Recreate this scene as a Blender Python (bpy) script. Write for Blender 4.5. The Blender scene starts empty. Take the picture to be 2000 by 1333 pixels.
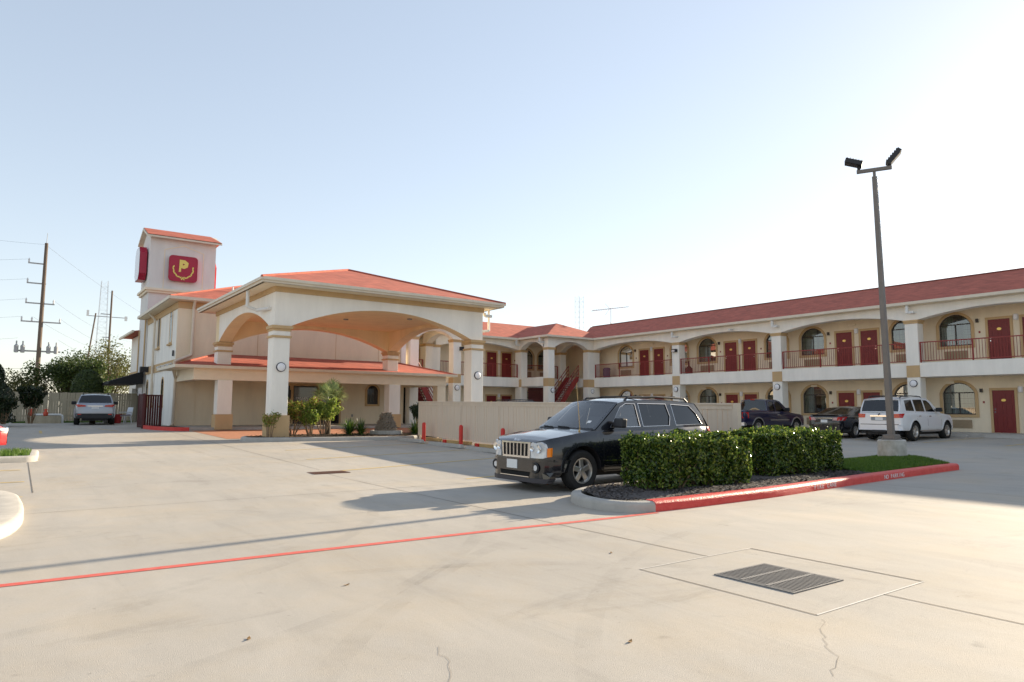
import bpy, bmesh, math, random
from mathutils import Vector, Matrix
R = math.radians
random.seed(7)
sc = bpy.context.scene
col = sc.collection

# ------------------------------------------------------------------ camera, sky, sun, exposure
YAW, PITCH, ROLL = R(36.1), R(5.6), R(0.3)
Fw = Vector((math.sin(YAW)*math.cos(PITCH), math.cos(YAW)*math.cos(PITCH), math.sin(PITCH)))
Rt = Vector((math.cos(YAW), -math.sin(YAW), 0)); Up = Rt.cross(Fw)
R2 = Rt*math.cos(ROLL) + Up*math.sin(ROLL); U2 = Up*math.cos(ROLL) - Rt*math.sin(ROLL)
cd = bpy.data.cameras.new('camera'); cam = bpy.data.objects.new('camera', cd); col.objects.link(cam)
cam.matrix_world = Matrix(((R2.x, U2.x, -Fw.x, 0), (R2.y, U2.y, -Fw.y, 0), (R2.z, U2.z, -Fw.z, 1.5), (0, 0, 0, 1)))
cd.sensor_width = 36; cd.lens = 24.21; cd.clip_end = 3000; cd.clip_start = 0.05
sc.camera = cam

SUN_EL, SUN_AZ = R(17.2), R(4.8)           # azimuth measured from +X towards +Y
sdir = Vector((math.cos(SUN_EL)*math.cos(SUN_AZ), math.cos(SUN_EL)*math.sin(SUN_AZ), math.sin(SUN_EL)))
w = bpy.data.worlds.new('World'); sc.world = w; w.use_nodes = True
wn = w.node_tree; wn.nodes.clear()
wo = wn.nodes.new('ShaderNodeOutputWorld'); wb = wn.nodes.new('ShaderNodeBackground'); sky = wn.nodes.new('ShaderNodeTexSky')
sky.sky_type = 'NISHITA'; sky.sun_disc = False
sky.sun_elevation = SUN_EL; sky.sun_rotation = R(90) - SUN_AZ
sky.air_density = 1.0; sky.dust_density = 0.25; sky.ozone_density = 1.6; sky.altitude = 0
wb.inputs['Strength'].default_value = .15
hs = wn.nodes.new('ShaderNodeHueSaturation'); hs.inputs['Saturation'].default_value = .92; gm = wn.nodes.new('ShaderNodeGamma'); gm.inputs[1].default_value = .52
wn.links.new(sky.outputs[0], hs.inputs['Color']); wn.links.new(hs.outputs[0], gm.inputs[0]); tn = wn.nodes.new('ShaderNodeMix'); tn.data_type = 'RGBA'; tn.blend_type = 'MULTIPLY'; tn.inputs[0].default_value = 1; tn.inputs[7].default_value = (1.03, 1.0, 1.0, 1)
wn.links.new(gm.outputs[0], tn.inputs[6]); wn.links.new(tn.outputs[2], wb.inputs[0]); wn.links.new(wb.outputs[0], wo.inputs[0])
sl = bpy.data.lights.new('sun', 'SUN'); so = bpy.data.objects.new('sun', sl); col.objects.link(so)
sl.energy = 3.8; sl.angle = R(0.5); sl.color = (1.0, 0.85, 0.64)
so.rotation_euler = sdir.to_track_quat('Z', 'Y').to_euler(); so.location = (60, 5, 40)
vs = sc.view_settings
vs.view_transform = 'Standard'; vs.look = 'None'; vs.gamma = 1; vs.use_curve_mapping = False
vs.exposure = 1.62
sc.cycles.max_bounces = 10; sc.cycles.diffuse_bounces = 6

# ------------------------------------------------------------------ helpers
def gz(x, y):
    a = min(.018*max(0, y-14), .5)
    b = min(.0178*max(0, x-20), .31)
    if x > 25: a = min(a, .31)
    return max(a, b, 0)

def link(o, parent=None):
    col.objects.link(o)
    if parent is not None: o.parent = parent
    return o
def tag(o, label=None, cat=None, group=None, kind=None):
    if label: o['label'] = label
    if cat: o['category'] = cat
    if group: o['group'] = group
    if kind: o['kind'] = kind
    return o
def empty(name, loc=(0, 0, 0), rz=0, label=None, cat=None, group=None, parent=None):
    o = bpy.data.objects.new(name, None); o.empty_display_size = .2
    link(o, parent); o.location = loc; o.rotation_euler = (0, 0, rz)
    return tag(o, label, cat, group)
def copy_tree(o, parent=None):
    c = o.copy(); col.objects.link(c); c.parent = parent
    for ch in list(o.children): copy_tree(ch, c)
    return c

class MB:
    def __init__(s): s.v = []; s.f = []
    def add(s, vs, fs):
        b = len(s.v); s.v += [tuple(p) for p in vs]; s.f += [tuple(b+i for i in f) for f in fs]; return s
    def box(s, x0, x1, y0, y1, z0, z1):
        v = [(x0,y0,z0),(x1,y0,z0),(x1,y1,z0),(x0,y1,z0),(x0,y0,z1),(x1,y0,z1),(x1,y1,z1),(x0,y1,z1)]
        return s.add(v, [(3,2,1,0),(4,5,6,7),(0,1,5,4),(1,2,6,5),(2,3,7,6),(3,0,4,7)])
    def cbox(s, c, d): return s.box(c[0]-d[0]/2, c[0]+d[0]/2, c[1]-d[1]/2, c[1]+d[1]/2, c[2]-d[2]/2, c[2]+d[2]/2)
    def extr(s, poly, vec):
        n = len(poly); vec = Vector(vec); q = [tuple(Vector(p)+vec) for p in poly]
        fs = [tuple(range(n))[::-1], tuple(range(n, 2*n))] + [(i, (i+1) % n, n+(i+1) % n, n+i) for i in range(n)]
        return s.add(list(poly)+q, fs)
    def cyl(s, p0, p1, r0, r1=None, n=10, cap=True):
        r1 = r0 if r1 is None else r1
        p0 = Vector(p0); p1 = Vector(p1); d = (p1-p0)
        if d.length < 1e-6: return s
        d.normalize(); a = d.orthogonal().normalized(); b = d.cross(a)
        v = []
        for p, r in ((p0, r0), (p1, r1)):
            for i in range(n):
                t = 2*math.pi*i/n; v.append(p + a*r*math.cos(t) + b*r*math.sin(t))
        fs = [(i, (i+1) % n, n+(i+1) % n, n+i) for i in range(n)]
        if cap: fs += [tuple(range(n))[::-1], tuple(range(n, 2*n))]
        return s.add(v, fs)
    def tube(s, pts, r, n=6):
        for a, b in zip(pts[:-1], pts[1:]): s.cyl(a, b, r, r, n)
        return s
    def lathe(s, prof, o=(0, 0, 0), axis='z', n=16):
        k = len(prof); v = []
        for i in range(n):
            t = 2*math.pi*i/n; c, sn = math.cos(t), math.sin(t)
            for r, h in prof:
                p = {'z': (r*c, r*sn, h), 'y': (r*c, h, r*sn), 'x': (h, r*c, r*sn)}[axis]
                v.append((o[0]+p[0], o[1]+p[1], o[2]+p[2]))
        fs = []
        for i in range(n):
            j = (i+1) % n
            for m in range(k-1):
                fs.append((i*k+m, j*k+m, j*k+m+1, i*k+m+1))
        return s.add(v, fs)
    def patch(s, outer, fn, holes=(), step=None):
        """fill a 2-D outline (with holes) and map it into space with fn(a, b)"""
        bm = bmesh.new(); es = []
        for lp in [outer]+list(holes):
            pts = []
            for i in range(len(lp)):
                a = lp[i]; b = lp[(i+1) % len(lp)]; m = 1
                if step: m = max(1, int(math.dist(a, b)/step))
                for q in range(m): pts.append((a[0]+(b[0]-a[0])*q/m, a[1]+(b[1]-a[1])*q/m))
            vv = [bm.verts.new((p[0], p[1], 0)) for p in pts]
            for i in range(len(vv)): es.append(bm.edges.new((vv[i], vv[(i+1) % len(vv)])))
        bmesh.ops.triangle_fill(bm, use_beauty=True, use_dissolve=False, edges=es)
        bm.verts.index_update()
        vs = [fn(v.co.x, v.co.y) for v in bm.verts]; fs = [tuple(v.index for v in f.verts) for f in bm.faces]
        bm.free(); return s.add(vs, fs)
    def band(s, outer, inner, fn, d):
        """ring between two outlines of equal length, d thick along fn's third argument"""
        n = len(outer)
        v = [fn(p[0], p[1], d) for p in outer]+[fn(p[0], p[1], d) for p in inner]+[fn(p[0], p[1], 0) for p in outer]+[fn(p[0], p[1], 0) for p in inner]
        fs = []
        for i in range(n):
            j = (i+1) % n
            fs += [(i, j, n+j, n+i), (2*n+i, 2*n+j, j, i), (n+i, n+j, 3*n+j, 3*n+i)]
        return s.add(v, fs)
    def build(s, name, mat, parent=None, smooth=False, bevel=0, loc=None, ang=35):
        me = bpy.data.meshes.new(name); me.from_pydata(s.v, [], s.f); me.update()
        bm = bmesh.new(); bm.from_mesh(me); bmesh.ops.recalc_face_normals(bm, faces=bm.faces); bm.to_mesh(me); bm.free()
        if mat is not None: me.materials.append(mat)
        if smooth:
            me.shade_smooth(); me.set_sharp_from_angle(angle=R(ang))
        o = bpy.data.objects.new(name, me); link(o, parent)
        if loc: o.location = loc
        if bevel:
            m = o.modifiers.new('bevel', 'BEVEL'); m.width = bevel; m.segments = 2; m.limit_method = 'ANGLE'
        return o
def B(name, mat, parent, *boxes, bevel=0):
    m = MB()
    for b in boxes: m.box(*b)
    return m.build(name, mat, parent, bevel=bevel)
def text_mesh(txt, size, mat, name, parent=None, mw=None, ext=.002, align='CENTER', sx=1):
    c = bpy.data.curves.new(name, 'FONT'); c.body = txt; c.size = size; c.extrude = ext; c.align_x = align; c.align_y = 'CENTER'
    o = bpy.data.objects.new(name, c); col.objects.link(o)
    bpy.context.view_layer.update()
    me = bpy.data.meshes.new_from_object(o.evaluated_get(bpy.context.evaluated_depsgraph_get()))
    bpy.data.objects.remove(o); me.materials.clear(); me.materials.append(mat)
    t = bpy.data.objects.new(name, me); link(t, parent)
    if mw is not None: t.matrix_local = mw @ Matrix.Diagonal((sx, 1, 1, 1))
    return t
def frame(o, x, y, z=None):
    x = Vector(x).normalized(); y = Vector(y).normalized(); z = x.cross(y)
    return Matrix(((x.x, y.x, z.x, o[0]), (x.y, y.y, z.y, o[1]), (x.z, y.z, z.z, o[2]), (0, 0, 0, 1)))

# ------------------------------------------------------------------ materials
def mat(name, c, rough=.8, var=.1, scale=2.0, bump=0, bscale=80, metal=0, spec=.4, coat=0, c2=None, detail=6, stretch=(1, 1, 1)):
    m = bpy.data.materials.new(name); m.use_nodes = True; nt = m.node_tree; N = nt.nodes; L = nt.links
    p = N['Principled BSDF']; p.inputs['Roughness'].default_value = rough; p.inputs['Metallic'].default_value = metal
    p.inputs['Specular IOR Level'].default_value = spec; p.inputs['Coat Weight'].default_value = coat; p.inputs['Coat Roughness'].default_value = .03
    p.inputs['Base Color'].default_value = (*c, 1)
    if var or c2 or bump:
        tc = N.new('ShaderNodeTexCoord'); mp = N.new('ShaderNodeMapping'); mp.inputs['Scale'].default_value = stretch
        L.new(tc.outputs['Object'], mp.inputs['Vector'])
    if var or c2:
        nz = N.new('ShaderNodeTexNoise'); nz.inputs['Scale'].default_value = scale; nz.inputs['Detail'].default_value = detail; nz.inputs['Roughness'].default_value = .65
        L.new(mp.outputs[0], nz.inputs['Vector'])
        rp = N.new('ShaderNodeValToRGB'); rp.color_ramp.elements[0].position = .3; rp.color_ramp.elements[1].position = .7
        a = c if c2 else tuple(q*(1-var) for q in c); b = c2 if c2 else tuple(min(1, q*(1+var)) for q in c)
        rp.color_ramp.elements[0].color = (*a, 1); rp.color_ramp.elements[1].color = (*b, 1)
        L.new(nz.outputs['Fac'], rp.inputs[0]); L.new(rp.outputs[0], p.inputs['Base Color'])
    if bump:
        n2 = N.new('ShaderNodeTexNoise'); n2.inputs['Scale'].default_value = bscale; n2.inputs['Detail'].default_value = 4
        L.new(mp.outputs[0], n2.inputs['Vector'])
        bp = N.new('ShaderNodeBump'); bp.inputs['Strength'].default_value = bump; bp.inputs['Distance'].default_value = .02
        L.new(n2.outputs['Fac'], bp.inputs['Height']); L.new(bp.outputs[0], p.inputs['Normal'])
    return m
def glass(name, tint, fac0=.06, rough=.0, refl=1.0):
    m = bpy.data.materials.new(name); m.use_nodes = True; nt = m.node_tree; N = nt.nodes; L = nt.links
    N.remove(N['Principled BSDF']); out = N['Material Output']
    t = N.new('ShaderNodeBsdfTransparent'); t.inputs[0].default_value = (*tint, 1)
    g = N.new('ShaderNodeBsdfGlossy'); g.inputs['Roughness'].default_value = rough; g.inputs['Color'].default_value = (refl, refl, refl, 1)
    fr = N.new('ShaderNodeFresnel'); fr.inputs[0].default_value = 1.5
    ad = N.new('ShaderNodeMath'); ad.operation = 'ADD'; ad.use_clamp = True; ad.inputs[1].default_value = fac0
    mx = N.new('ShaderNodeMixShader')
    L.new(fr.outputs[0], ad.inputs[0]); L.new(ad.outputs[0], mx.inputs[0]); L.new(t.outputs[0], mx.inputs[1]); L.new(g.outputs[0], mx.inputs[2]); L.new(mx.outputs[0], out.inputs[0])
    return m
def leafmat(name, cols, trans=.35, rough=.45):
    m = bpy.data.materials.new(name); m.use_nodes = True; nt = m.node_tree; N = nt.nodes; L = nt.links
    p = N['Principled BSDF']; p.inputs['Roughness'].default_value = rough; p.inputs['Specular IOR Level'].default_value = .45
    ge = N.new('ShaderNodeNewGeometry'); rp = N.new('ShaderNodeValToRGB'); rp.color_ramp.interpolation = 'LINEAR'
    el = rp.color_ramp.elements
    while len(el) < len(cols): el.new(.5)
    for i, c in enumerate(cols): el[i].position = i/(len(cols)-1); el[i].color = (*c, 1)
    L.new(ge.outputs['Random Per Island'], rp.inputs[0]); L.new(rp.outputs[0], p.inputs['Base Color'])
    tr = N.new('ShaderNodeBsdfTranslucent'); L.new(rp.outputs[0], tr.inputs[0])
    mx = N.new('ShaderNodeMixShader'); mx.inputs[0].default_value = trans
    L.new(p.outputs[0], mx.inputs[1]); L.new(tr.outputs[0], mx.inputs[2]); L.new(mx.outputs[0], N['Material Output'].inputs[0])
    return m
def roofmat(name, c):
    m = mat(name, c, .9, var=.13, scale=1.3, bump=.06, bscale=30)
    nt = m.node_tree; N = nt.nodes; L = nt.links; p = N['Principled BSDF']
    src = p.inputs['Base Color'].links[0].from_socket
    tc = N.new('ShaderNodeTexCoord'); sp = N.new('ShaderNodeSeparateXYZ'); L.new(tc.outputs['Object'], sp.inputs[0])
    md = N.new('ShaderNodeMath'); md.operation = 'MULTIPLY'; md.inputs[1].default_value = 18; L.new(sp.outputs[2], md.inputs[0])
    fl = N.new('ShaderNodeMath'); fl.operation = 'FLOOR'; L.new(md.outputs[0], fl.inputs[0])
    ad = N.new('ShaderNodeMath'); ad.operation = 'ADD'; L.new(sp.outputs[0], ad.inputs[0]); L.new(sp.outputs[1], ad.inputs[1])
    a2 = N.new('ShaderNodeMath'); a2.operation = 'MULTIPLY'; a2.inputs[1].default_value = 3.2; L.new(ad.outputs[0], a2.inputs[0])
    f2 = N.new('ShaderNodeMath'); f2.operation = 'FLOOR'; L.new(a2.outputs[0], f2.inputs[0])
    cb = N.new('ShaderNodeCombineXYZ'); L.new(fl.outputs[0], cb.inputs[0]); L.new(f2.outputs[0], cb.inputs[1])
    wn_ = N.new('ShaderNodeTexWhiteNoise'); L.new(cb.outputs[0], wn_.inputs[0])
    mr = N.new('ShaderNodeMapRange'); mr.inputs[3].default_value = .82; mr.inputs[4].default_value = 1.14; L.new(wn_.outputs[0], mr.inputs[0])
    mx = N.new('ShaderNodeMix'); mx.data_type = 'RGBA'; mx.blend_type = 'MULTIPLY'; mx.inputs[0].default_value = 1
    L.new(src, mx.inputs[6]); L.new(mr.outputs[0], mx.inputs[7]); L.new(mx.outputs[2], p.inputs['Base Color'])
    return m
def concrete(name, c):
    m = mat(name, c, .85, var=0, bump=.25, bscale=160, spec=.3)
    nt = m.node_tree; N = nt.nodes; L = nt.links; p = N['Principled BSDF']
    tc = N.new('ShaderNodeTexCoord')
    def noise(sc_, det, ro, st=(1, 1, 1), dist=0):
        mp = N.new('ShaderNodeMapping'); mp.inputs['Scale'].default_value = st; L.new(tc.outputs['Object'], mp.inputs[0])
        n = N.new('ShaderNodeTexNoise'); n.inputs['Scale'].default_value = sc_; n.inputs['Detail'].default_value = det; n.inputs['Roughness'].default_value = ro; n.inputs['Distortion'].default_value = dist
        L.new(mp.outputs[0], n.inputs[0]); return n.outputs['Fac']
    def rng(s, a, b, lo, hi):
        r = N.new('ShaderNodeMapRange'); r.inputs[1].default_value = a; r.inputs[2].default_value = b; r.inputs[3].default_value = lo; r.inputs[4].default_value = hi
        L.new(s, r.inputs[0]); return r.outputs[0]
    def mul(a, b):
        q = N.new('ShaderNodeMath'); q.operation = 'MULTIPLY'; L.new(a, q.inputs[0]); L.new(b, q.inputs[1]); return q.outputs[0]
    f = mul(rng(noise(.25, 5, .6), .3, .7, .86, 1.08), rng(noise(1.6, 8, .7, (1, .35, 1), .6), .3, .75, 1.05, .88))
    f = mul(f, rng(noise(60, 3, .7), .25, .8, .92, 1.07))
    f = mul(f, rng(noise(.6, 6, .75, (.5, 1.3, 1), 1.2), .56, .72, 1.0, .82))
    f = mul(f, rng(noise(1.1, 7, .8, (1.8, .16, 1), 1.5), .55, .78, 1.0, .86))
    f = mul(f, rng(noise(3.2, 3, .5), .70, .76, 1.0, .80))
    f = mul(f, rng(noise(14, 2, .5), .72, .78, 1.0, .78))
    mx = N.new('ShaderNodeMix'); mx.data_type = 'RGBA'; mx.inputs[6].default_value = (*[q*1.03 for q in c], 1); mx.inputs[7].default_value = (c[0]*1.0, c[1]*.93, c[2]*.82, 1)
    L.new(rng(noise(.5, 6, .7), .45, .7, 0, .8), mx.inputs[0])
    m2 = N.new('ShaderNodeMix'); m2.data_type = 'RGBA'; m2.blend_type = 'MULTIPLY'; m2.inputs[0].default_value = 1
    L.new(mx.outputs[2], m2.inputs[6]); L.new(f, m2.inputs[7]); L.new(m2.outputs[2], p.inputs['Base Color'])
    return m
K = dict(
 concrete=concrete('concrete_paving', (.43, .395, .345)), kerb=mat('kerb_concrete', (.41, .385, .345), .85, .14, 3, .4, 60),
 kerb_dirty=mat('pole_base_concrete', (.30, .28, .23), .9, 0, 3.2, .5, 40, c2=(.56, .54, .50)),
 redpaint=mat('red_kerb_paint', (.56, .035, .03), .5, 0, 7, .5, 40, c2=(.66, .07, .055)), redline=mat('red_line_paint', (.60, .075, .055), .75, 0, 14, c2=(.58, .16, .12)),
 yellow=mat('faded_yellow_paint', (.55, .40, .16), .85, .12, 8), white=mat('white_paint', (.78, .77, .75), .6, .05),
 joint=mat('joint_dark', (.16, .14, .12), .95, .3, 6), joint_lt=mat('joint_sealant', (.60, .57, .52), .9, .15, 8),
 iron=mat('cast_iron', (.17, .16, .15), .65, .2, 20, .3), rust=mat('rusty_iron', (.15, .07, .045), .8, .25, 20, .3), black=mat('black_void', (.006, .006, .006), .9, 0),
 mulch=mat('mulch', (.045, .035, .03), .95, 0, 30, .8, 25, c2=(.17, .15, .14)), soil=mat('soil', (.10, .065, .04), .95, .3, 12, .8, 30),
 grass=mat('grass_ground', (.045, .09, .015), .95, .3, 20, .5, 40),
 wall=mat('stucco_tan', (.80, .685, .51), .92, .075, 1.1, .35, 60, stretch=(1.3, 1.3, .3)), white_st=mat('stucco_offwhite', (.86, .82, .745), .92, .075, 1.1, .35, 60, stretch=(1.3, 1.3, .3)),
 band=mat('stucco_brown', (.56, .385, .205), .92, .075, 1.1, .35, 60, stretch=(1.3, 1.3, .3)), trim=mat('trim_cream', (.80, .70, .54), .7, .05), soffit=mat('soffit_cream', (.84, .74, .56), .85, .04),
 towerst=mat('stucco_tower', (.70, .68, .65), .92, .075, 1.1, .35, 60, stretch=(1.3, 1.3, .3)),
 roof=roofmat('red_shingles', (.40, .105, .066)), gutter=mat('gutter_cream', (.68, .60, .48), .5, .08, 2), ridge=mat('ridge_cap', (.18, .06, .05), .9, .1),
 door=mat('door_red', (.19, .020, .018), .45, .08, 3), dred=mat('rail_red', (.27, .035, .03), .5, .1, 4), gatered=mat('gate_dark_red', (.07, .009, .009), .55, .15, 4),
 brass=mat('brass_plate', (.75, .52, .14), .35, .05, metal=.6), chrome=mat('chrome', (.75, .75, .76), .12, 0, metal=1.0), steel=mat('brushed_steel', (.55, .55, .56), .35, .05, metal=.9),
 lampw=mat('lamp_diffuser', (.80, .79, .80), .35, 0), rim=mat('lamp_rim', (.03, .03, .05), .5, 0),
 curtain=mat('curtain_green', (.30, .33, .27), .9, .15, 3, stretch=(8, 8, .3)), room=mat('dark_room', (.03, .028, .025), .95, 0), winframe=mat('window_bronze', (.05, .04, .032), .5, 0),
 wglass=glass('window_glass', (.55, .60, .58), .10), acgr=mat('ac_grille', (.36, .27, .17), .6, .08),
 paver=mat('terracotta_pavers', (.42, .19, .11), .85, .18, 3, .4, 25), fence=mat('fence_beige', (.66, .545, .425), .85, .07, 2, .2, 40, stretch=(3, 3, .4)),
 fencecap=mat('fence_cap_beige', (.68, .565, .445), .85, .06, 2), timber=mat('raw_timber', (.50, .33, .14), .85, .2, 4, stretch=(1, .3, 1)),
 oldwood=mat('weathered_boards', (.40, .345, .25), .95, .22, 1.5, .3, 30, stretch=(2, 2, .4)), polewood=mat('pole_wood', (.13, .10, .08), .95, .25, 2, .4, 30, stretch=(2, 2, .3)),
 bollard=mat('bollard_red', (.62, .035, .025), .4, .08, 4), polebr=mat('lamp_post_bronze', (.17, .15, .135), .5, .12, 3), floodb=mat('flood_black', (.018, .018, .022), .5, 0),
 galv=mat('galvanised', (.30, .31, .32), .6, .1, 3), wirem=mat('cable', (.04, .04, .045), .7, 0), ceram=mat('insulator', (.55, .55, .56), .4, 0),
 signred=mat('sign_maroon', (.38, .012, .045), .35, .03), signyel=mat('sign_yellow', (.80, .66, .16), .4, 0), signface=mat('sign_face', (.72, .72, .76), .25, .03),
 awning=mat('awning_black', (.015, .015, .016), .8, .1), pvc=mat('white_pvc', (.72, .72, .70), .45, .03), valve=mat('valve_red', (.55, .07, .03), .5, .1),
 rock=mat('fountain_rock', (.10, .075, .055), .95, 0, 6, .7, 20, c2=(.40, .33, .25)),
 tyre=mat('tyre_rubber', (.018, .018, .018), .75, .15, 8), alloy=mat('alloy', (.62, .60, .57), .3, .05, metal=.85), plastic=mat('black_plastic', (.022, .022, .025), .55, 0), greyplastic=mat('grey_cladding', (.055, .05, .055), .6, .05),
 carglass=glass('car_glass', (.78, .84, .86), .10), darkglass=glass('tinted_glass', (.08, .09, .10), .03), interior=mat('car_interior', (.05, .05, .052), .9, .1), seat=mat('seat_grey', (.10, .10, .105), .85, .1),
 lens=mat('headlamp_lens', (.62, .63, .64), .12, .12, 25, spec=.8, coat=.6), amber=mat('amber_lens', (.85, .22, .01), .2, 0, coat=.5), tail=mat('tail_lens', (.50, .012, .012), .18, .1, 20, coat=.6), tailw=mat('tail_clear', (.55, .35, .34), .2, 0, coat=.5),
 plate=mat('number_plate', (.75, .75, .74), .5, .03),
 p_jeep=mat('paint_black_blue', (.005, .006, .010), .25, 0, metal=0, coat=1.0), p_white=mat('paint_white', (.72, .73, .75), .35, .02, coat=.8), p_black=mat('paint_black', (.012, .012, .016), .25, 0, coat=1.0),
 p_blue=mat('paint_dark_blue', (.012, .012, .05), .3, .05, metal=.2, coat=1.0), p_silver=mat('paint_silver', (.34, .36, .41), .35, .02, metal=.5, coat=.8), p_red=mat('paint_red', (.42, .015, .02), .3, 0, coat=1.0),
 bark=mat('bark', (.09, .065, .045), .95, .25, 5, .5, 30), twig=mat('twig', (.22, .15, .09), .9, .2, 8),
 purple=mat('purple_bin', (.16, .13, .19), .6, .08), urn=mat('urn_brown', (.12, .035, .025), .6, .1), bucketred=mat('bucket_red', (.40, .03, .03), .45, 0), plasticw=mat('white_plastic', (.7, .72, .74), .45, 0),
 leaf_hedge=leafmat('hedge_leaf', [(.014, .034, .006), (.034, .072, .010), (.07, .13, .017), (.15, .21, .028), (.34, .39, .07)], .38, .22),
 leaf_tree=leafmat('tree_leaf', [(.025, .048, .010), (.05, .085, .016), (.09, .12, .025)], .35), leaf_pale=leafmat('pale_leaf', [(.06, .075, .02), (.11, .12, .03), (.16, .15, .045)], .45),  # pale leaf is the yellow-green of the sparser trees
 leaf_dark=leafmat('dark_leaf', [(.008, .018, .005), (.016, .032, .008), (.03, .045, .012)], .15), leaf_shrub=leafmat('shrub_leaf', [(.08, .13, .018), (.16, .23, .03), (.25, .31, .05), (.32, .26, .06), (.26, .10, .04)], .45),
 leaf_shrub2=leafmat('bright_shrub_leaf', [(.12, .19, .028), (.22, .31, .045), (.33, .41, .08), (.42, .42, .11)], .45), leaf_palm=leafmat('palm_leaf', [(.08, .13, .05), (.17, .23, .09), (.27, .32, .14)], .35), leaf_cycad=leafmat('strap_leaf', [(.025, .065, .012), (.05, .11, .02), (.20, .28, .04)], .3),
 blade=leafmat('grass_blade', [(.05, .11, .012), (.09, .17, .02), (.15, .24, .03)], .35), dry=mat('dry_leaf', (.22, .13, .05), .9, .2),
 gold_bounce=mat('stucco_golden_bounce', (.85, .70, .45), .92, .075, 1.1, .35, 60, stretch=(1.3, 1.3, .3)), haze_steel=mat('steel_hazed', (.62, .64, .66), .7, .05),  # tan stucco deepened to hold warm bounced light; steel lightened to hold distance haze
 crack=mat('crack_line', (.27, .24, .21), .95, .2, 6),
 orange=mat('chip_mulch', (.14, .095, .06), .95, .4, 30),
)
# ------------------------------------------------------------------ ground and markings
def axis(lo, hi, step, far):
    a = [lo+i*step for i in range(int((hi-lo)/step)+1)]
    return sorted(set([-far, -far*.4, -80] + a + [hi+10, hi+30, far*.4, far]))
gx = axis(-30, 60, 1.5, 1200); gy = axis(-20, 64, 1.5, 1200)
m = MB(); m.add([(x, y, gz(x, y)) for y in gy for x in gx], [(j*len(gx)+i, j*len(gx)+i+1, (j+1)*len(gx)+i+1, (j+1)*len(gx)+i) for j in range(len(gy)-1) for i in range(len(gx)-1)])
ground = m.build('ground', K['concrete'], smooth=True); ground['kind'] = 'structure'

def ribbon(m, pts, wd, dz=.004, step=.75):
    P = []
    for a, b in zip(pts[:-1], pts[1:]):
        n = max(1, int(math.dist(a, b)/step))
        P += [(a[0]+(b[0]-a[0])*i/n, a[1]+(b[1]-a[1])*i/n) for i in range(n)]
    P.append(pts[-1]); v = []
    for i, p in enumerate(P):
        q0 = P[max(0, i-1)]; q1 = P[min(len(P)-1, i+1)]; d = Vector((q1[0]-q0[0], q1[1]-q0[1])).normalized()
        nx, ny = -d.y*wd/2, d.x*wd/2
        for s in (1, -1):
            x, y = p[0]+s*nx, p[1]+s*ny; v.append((x, y, gz(x, y)+dz))
    return m.add(v, [(2*i, 2*i+1, 2*i+3, 2*i+2) for i in range(len(P)-1)])
def line(name, pts, wd, k, dz=.004, parent=None):
    o = ribbon(MB(), pts, wd, dz).build(name, K[k], parent)
    if parent is None: o['kind'] = 'structure'
    return o
line('red_lane_line', [(7.75, 7.02), (6.9, 7.02), (6.0, 7.07), (5.2, 7.13), (2.5, 7.22), (0, 7.31), (-4, 7.44)], .115, 'redline')
for a, b in (((7.2, 22.0), (13.0, 23.2)), ((6.7, 18.68), (12.9, 19.9)), ((6.4, 15.55), (12.9, 17.1)), ((8.0, 12.6), (12.9, 13.6)),
             ((-5, 18.9), (.33, 18.88)), ((-5, 16.43), (.36, 16.43)), ((-5, 14.1), (.3, 14.1)),
             ((1.2, 34.6), (1.25, 37.0)), ((3.6, 38.2), (4.1, 35.6)), ((30.5, 13.1), (36, 12.9)), ((30.5, 10.2), (36, 10.1)), ((30.5, 16.0), (36, 15.9)), ((30.5, 18.8), (36, 18.8)), ((30.5, 21.2), (36, 21.2))):
    line('yellow_bay_line', [a, b], .10, 'yellow', .005)
# joints and cracks belong to the paving
for pts, k, wd in (([(5.9, 4.66), (5.9, 15.0)], 'joint', .014), ([(5.9, -6), (5.9, 2.9)], 'joint', .014), ([(6.05, 16.0), (6.05, 36)], 'joint', .014), ([(-8, 11.9), (14, 11.9)], 'joint', .012),
                   ([(0.45, 14.6), (.5, 20.8)], 'joint', .016), ([(-8, 24.3), (13.4, 24.3)], 'joint', .012), ([(14.5, -6), (14.5, 7.2)], 'joint', .012), ([(5.9, 0.4), (40, 0.4)], 'joint', .012),
                   ([(4.9, 4.66), (6.62, 4.66)], 'joint_lt', .014), ([(4.9, 2.9), (6.62, 2.9)], 'joint_lt', .016), ([(6.62, 2.9), (6.62, 4.66)], 'joint', .02), ([(4.9, 2.9), (4.9, 4.66)], 'joint', .014)):
    line('paving_joint', pts, wd, k, .0035, ground)
def crack(p, q, n, amp):
    pts = []
    for i in range(n+1):
        t = i/n; pts.append((p[0]+(q[0]-p[0])*t+random.uniform(-amp, amp), p[1]+(q[1]-p[1])*t+random.uniform(-amp, amp)))
    line('paving_crack', pts, .0035, 'crack', .003, ground)
crack((4.85, 2.85), (3.9, 2.2), 14, .035); crack((6.7, 6.3), (6.3, 5.0), 10, .04); crack((2.3, 3.9), (2.0, 3.2), 12, .03); crack((8.2, 25.9), (6.3, 18.5), 20, .05)

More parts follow.
